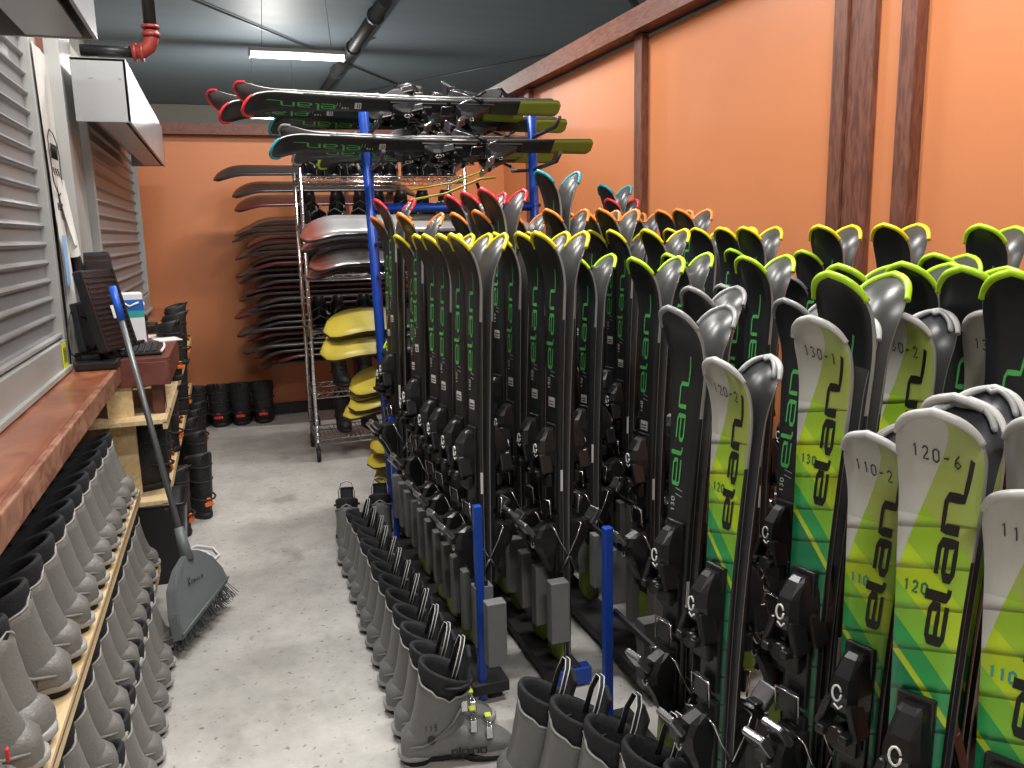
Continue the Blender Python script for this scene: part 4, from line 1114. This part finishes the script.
# snowboards
class Board:
    def __init__(s, L=1.5, W=.27): s.L, s.W = L, W
    def c(s, q):
        n = .24; o = 0
        for t in ((n-q)/n, (q-(s.L-n))/n):
            if t > 0: o += .075*t**1.9
        return o
    def half(s, q):
        n = .16
        for t in ((n-q)/n, (q-(s.L-n))/n):
            if t > 0: return s.W/2*math.sqrt(max(0.0, 1-t**2.6))
        return s.W/2*(1-.10*math.sin((q-n)/(s.L-2*n)*PI))
    def mesh(s):
        b = new(); rows = []
        for q in frange(0, .24, 9)+frange(.3, s.L-.3, 8)+frange(s.L-.24, s.L, 9):
            h = max(s.half(q), .006); c = s.c(q)
            rows.append(([b.verts.new((h*u, -c-.015, q)) for u in (-1, -.5, 0, .5, 1)], [b.verts.new((h*u, -c, q)) for u in (-1, -.5, 0, .5, 1)]))
        for A, B in zip(rows, rows[1:]):
            for k in range(4):
                f = b.faces.new([A[0][k], A[0][k+1], B[0][k+1], B[0][k]]); f.material_index = 0; f.smooth = True
                f = b.faces.new([A[1][k], B[1][k], B[1][k+1], A[1][k+1]]); f.material_index = 1; f.smooth = True
            b.faces.new([A[0][0], B[0][0], B[1][0], A[1][0]]).material_index = 2; b.faces.new([A[0][4], A[1][4], B[1][4], B[0][4]]).material_index = 2
        for Rr in (rows[0], rows[-1]): b.faces.new(Rr[0]+Rr[1][::-1]).material_index = 2
        return b
def make_binding():
    e = empty('snowboard_binding')
    b = new(); loft(b, [ring(0, 0, .12, .05), ring(0, .018, .12, .05), ring(0, .02, .10, .04)], 0); link('base_plate', b, BLACKP, e)
    b = new(); prev = []
    for s in (-1, 1): box(b, (-.02, s*.055, .05), (.16, .008, .08), 0, .003, None, (.8, 1))
    link('side_rail', b, BLACKP, e)
    b = new(); outer = []
    for a in frange(R(110), R(250), 9): outer.append(a)
    rs = []
    for z, r_ in ((.02, .055), (.10, .062), (.18, .060), (.235, .042)):
        rs.append([(-.06+r_*1.1*math.cos(a)-z*-.12, r_*math.sin(a), z) for a in outer]+[(-.06+(r_-.007)*1.1*math.cos(a)-z*-.12, (r_-.007)*math.sin(a), z) for a in outer[::-1]])
    loft(b, rs, 0); link('highback', b, BLACKP, e)
    for (x, z) in ((.07, .075), (-.02, .13)):
        b = new(); tube(b, [(x, -.056, .05), (x, -.05, z), (x, 0, z+.03), (x, .05, z), (x, .056, .05)], .018, 6, flat=.3); sp_ = link('strap', b, BLACKM, e)
        b = new(); box(b, (x, .055, z-.01), (.04, .012, .018), 0, .003); link('ratchet', b, STEEL, sp_)
    return e
bind = make_binding()
RB = mat('black_board_base', (.03, .026, .026), .3, noise=.2, nscale=3); RBR = mat('dark_red_board_base', (.10, .018, .018), .3, noise=.2, nscale=3)
SBD = mat('board_side', (.045, .032, .032), .3, metal=.2, noise=.1)
SBT = mat('board_top_black', (.014, .014, .016), .3, noise=.3, nscale=4)
def make_board(name, m_base, L=1.5, W=.27):
    o = link(name, Board(L, W).mesh(), [SBT, m_base, SBD]); return o
bA = make_board('snowboard', RB); bR = make_board('snowboard', RBR); bS = make_board('snowboard', tinted_base(), 1.45, .26); bY = make_board('snowboard', yellow_board(), 1.05, .225)
ub = {}
def board(proto, xt, y, z, L, label, grp, rx=0, yaw=0, flip=True):
    o = lay(proto, xt+L, y, z, flip, label, 'snowboard', grp, rx=rx, yaw=yaw); return o
# tall stack at the back wall
zs = frange(.60, 1.75, 25)
for k, z in enumerate(zs):
    xt = .14+.07*math.sin(k*1.9)+random.uniform(-.02, .03) + (0.10 if k < 3 else 0)
    board(bR if k % 4 in (1,) else bA, xt, 7.15+random.uniform(-.03, .03), z, 1.5, 'dark snowboard in the tall stack at the orange back wall, %s from the bottom' % ORD[k], 'snowboards stacked at the back wall', rx=R(9))
for k, (xt, z) in enumerate(((.12, 1.90), (.11, 2.01), (-.02, 2.14))):
    board(bR if k == 0 else bA, xt, 7.12, z, 1.5, 'dark snowboard on the upper arms above the tall stack, %s from the bottom' % ORD[k], 'snowboards stacked at the back wall', rx=R(20))
GS = 'silvery snowboards on the blue rack'
board(bS, .42, 4.86, 1.665, 1.45, 'silver-based snowboard with reddish nose, upper one beside the blue post', GS, rx=R(26))
board(bS, .43, 4.94, 1.60, 1.45, 'silver-based snowboard just under the upper silver one', GS, rx=R(14))
board(bS, .46, 4.86, 1.50, 1.45, 'silver-based snowboard with reddish nose, lower bright one', GS, rx=R(26))
board(bS, .45, 4.94, 1.44, 1.45, 'silver-based snowboard under the lower bright one', GS, rx=R(14))
GY = 'yellow child snowboards on the blue rack'
for k, (xt, z, y, rx) in enumerate(((.52, 1.115, 4.86, 26), (.54, 1.065, 4.95, 16), (.49, .99, 4.82, 30), (.64, .775, 4.80, 24), (.65, .72, 4.86, 12), (.63, .675, 4.80, 18), (.60, .62, 4.84, 12), (.74, .42, 4.76, 24), (.72, .32, 4.80, 16), (.76, .22, 4.80, 16))):
    board(bY, xt, y, z, 1.05, 'yellow-nosed child snowboard on the blue rack arms, %s from the top' % ORD[k], GY, rx=R(rx+8))
for p in (bA, bR, bS, bY): bpy.data.objects.remove(p)
# a few child skis lying under the yellow boards
layski('L', .80, 4.44, 1.075, True, 'lime-tipped black ski lying across the rack before the yellow snowboards, upper one')
layski('L', .78, 4.44, .90, True, 'lime-tipped black ski lying across the rack before the yellow snowboards, lower one')

e = empty('snowboard_rack', (1.0, 7.45, 0))
for x in (-.35, .45):
    b = new(); box(b, (x, 0, 1.15), (.05, .05, 2.3), 0, .003); link('post', b, BLACKM, e)
    b = new(); box(b, (x, -.12, .03), (.06, .5, .06), 0, .003); link('foot_bar', b, BLACKM, e)
    for z in [q-.012 for q in zs[::2]]+[1.885, 1.995, 2.125]:
        b = new(); tube(b, [(x, 0, z), (x, -.40, z-.004)], .008, 6); link('arm', b, BLACKM, e)
tag(e, 'black arm rack carrying the tall snowboard stack at the back wall', 'rack')
# chrome wire shelving
e = empty('wire_shelf', (1.12, 6.14, 0)); WX, WY = .58, .23
for sx in (-1, 1):
    for sy in (-1, 1):
        b = new(); tube(b, [(sx*WX, sy*WY, .10), (sx*WX, sy*WY, 2.06)], .0135, 10)
        for k in range(36): tube(b, [(sx*WX, sy*WY, .14+k*.052), (sx*WX, sy*WY, .145+k*.052)], .0148, 10)
        p_ = link('post', b, CHROME, e)
        b = new(); tube(b, [(sx*WX-.012, sy*WY, .045), (sx*WX+.012, sy*WY, .045)], .045, 14); box(b, (sx*WX, sy*WY, .085), (.03, .04, .03), 0, .004); part(link('caster', b, BLACKM, p_), 'black caster')
LEV = (.16, .50, .93, 1.33, 1.68, 2.00)
for z in LEV:
    b = new()
    for sy in (-1, 1):
        tube(b, [(-WX, sy*WY, z), (WX, sy*WY, z)], .005, 6); tube(b, [(-WX, sy*WY, z-.035), (WX, sy*WY, z-.035)], .005, 6)
        for k in range(16):
            x0 = -WX+k*WX/8; tube(b, [(x0, sy*WY, z-.035), (x0+WX/16, sy*WY, z), (x0+WX/8, sy*WY, z-.035)], .0028, 4)
    for sx in (-1, 1):
        tube(b, [(sx*WX, -WY, z), (sx*WX, WY, z)], .005, 6); tube(b, [(sx*WX, -WY, z-.035), (sx*WX, WY, z-.035)], .005, 6)
        for k in range(6):
            y0 = -WY+k*WY/3; tube(b, [(sx*WX, y0, z-.035), (sx*WX, y0+WY/6, z), (sx*WX, y0+WY/3, z-.035)], .0028, 4)
    for k in range(1, 36): tube(b, [(-WX+k*WX/18, -WY, z+.004), (-WX+k*WX/18, WY, z+.004)], .0022, 4)
    link('wire_shelf_level', b, CHROME, e)
tag(e, 'tall chrome wire shelf on casters behind the blue rack', 'shelf')
NAMELEV = ['bottom', 'second', 'third', 'fourth', 'fifth', 'top']
helm = None
def make_pod():
    e = empty('helmet')
    b = new(); rs = []
    for a in frange(0, R(88), 7): rs.append(ring(0, .05+.10*math.sin(a), .125*math.cos(a), .105*math.cos(a), n=22, e=2.1))
    rs = [ring(0, 0, .105, .088, n=22, e=2.1), ring(0, .02, .120, .1, n=22, e=2.1)]+rs
    loft(b, rs, 0); link('helmet_shell', b, BLACKP, e)
    b = new()
    for k in range(3): tube(b, [(-.02+k*.02, -.06+k*.0, .135), (.04+k*.01, -.055, .125)], .006, 6)
    link('vent', b, BLACKM, e)
    b = new(); tube(b, [(.03, -.095, .03), (.02, -.06, -.0), (.02, .06, -.0), (.03, .095, .03)], .006, 6); link('chin_strap', b, BLACKM, e)
    return e
pod = make_pod(); firstp = [True]
for li in (2, 3, 4, 5):
    z = LEV[li]
    nn = 8 if li == 5 else 7
    for k in range(nn):
        x = 1.12-WX+.09+k*(2*WX-.18)/(nn-1)
        o = bind if (li == 5 and k == 0) else dup(bind)
        o.location = (x, 6.08+random.uniform(-.03, .03), z+.006); o.rotation_euler = (0, 0, R(-90+random.uniform(-25, 25)))
        tag(o, 'black snowboard binding on the %s wire shelf level, %s from the left' % (NAMELEV[li], ORD[k]), 'snowboard binding', 'black snowboard bindings on the wire shelf')
        if li in (3,) and k in (2, 4):
            b = new(); box(b, (.02, 0, .10), (.05, .07, .03), 0, .008); tube(b, [(.02, -.05, .06), (.02, 0, .13), (.02, .05, .06)], .014, 6); part(link('strap_pad', b, LIMEP, o), 'bright lime strap pad')
for li in (0, 1):
    for k in range(5):
        o = dup(sb)
        for ch in list(o.children):
            if ch.name.startswith('heel_tag'): bpy.data.objects.remove(ch)
        o.location = (1.12-WX+.22+k*.19, 6.16, LEV[li]+.006); o.rotation_euler = (0, 0, R(-84+random.uniform(-6, 6))); o.scale = (.82, .95, .78)
        tag(o, 'plain black snowboard boot on the %s wire shelf level, %s from the left' % (NAMELEV[li], ORD[k]), 'snowboard boot', 'plain black boots on the wire shelf')
# helmets/bindings heaped above the overhead rack
for k, (x, y, z, rz) in enumerate(((1.02, 4.66, 2.29, 10), (1.30, 4.70, 2.29, 60), (1.48, 4.62, 2.30, 120), (1.62, 4.68, 2.30, 200))):
    o = dup(bind); o.location = (x, y, z+.055); o.rotation_euler = (R(90+12*k), 0, R(rz)); o.scale = (.8, .8, .8); tag(o, 'black snowboard binding lying on top of the overhead rack, %s from the left' % ORD[k], 'snowboard binding', 'bindings heaped on the overhead rack')
pod_objs = [pod]
for ch in list(pod.children): bpy.data.objects.remove(ch)
bpy.data.objects.remove(pod)
# yellow-soled bindings at right end of wire shelf : flexible child ski base
e = empty('rental_base', (1.40, 4.95, 1.80))
YB = mat('yellow_rubber', (.62, .62, .10), .5, noise=.05)
b = new(); tube(b, [(-.32, 0, 0), (-.1, 0, .035), (.12, 0, .12), (.22, 0, .13)], .016, 6, flat=.5); tube(b, [(-.30, .04, .06), (-.05, .04, .10), (.15, .04, .17)], .014, 6, flat=.5); link('curved_runner', b, YB, e)
b = new(); box(b, (-.20, 0, -.03), (.30, .07, .02), 0, .004, Matrix.Rotation(R(-10), 3, 'Y')); link('tread_plate', b, YB, e)
b = new()
for k in range(12): box(b, (-.33+k*.024, -.036, -.055+k*.0045), (.010, .01, .02), 0, .001)
link('tread_teeth', b, BLACKM, e)
b = new(); tube(b, [(.28, 0, -.02), (.34, -.2, -.04), (.38, -.33, -.05)], .012, 6); tube(b, [(-.1, 0, -.04), (.28, 0, -.02)], .012, 6); tube(b, [(.1, .0, .1), (.14, 0, -.02)], .01, 6); link('support_rod', b, DARKSTEEL, e)
tag(e, 'black and yellow curved training skids at the right of the wire shelf', 'sports gear')

# spare copies that never got placed keep out of the picture
for d_ in (PROTO, KPROTO):
    for k_, o in d_.items():
        for c in list(o.children_recursive): bpy.data.objects.remove(c)
        bpy.data.objects.remove(o)
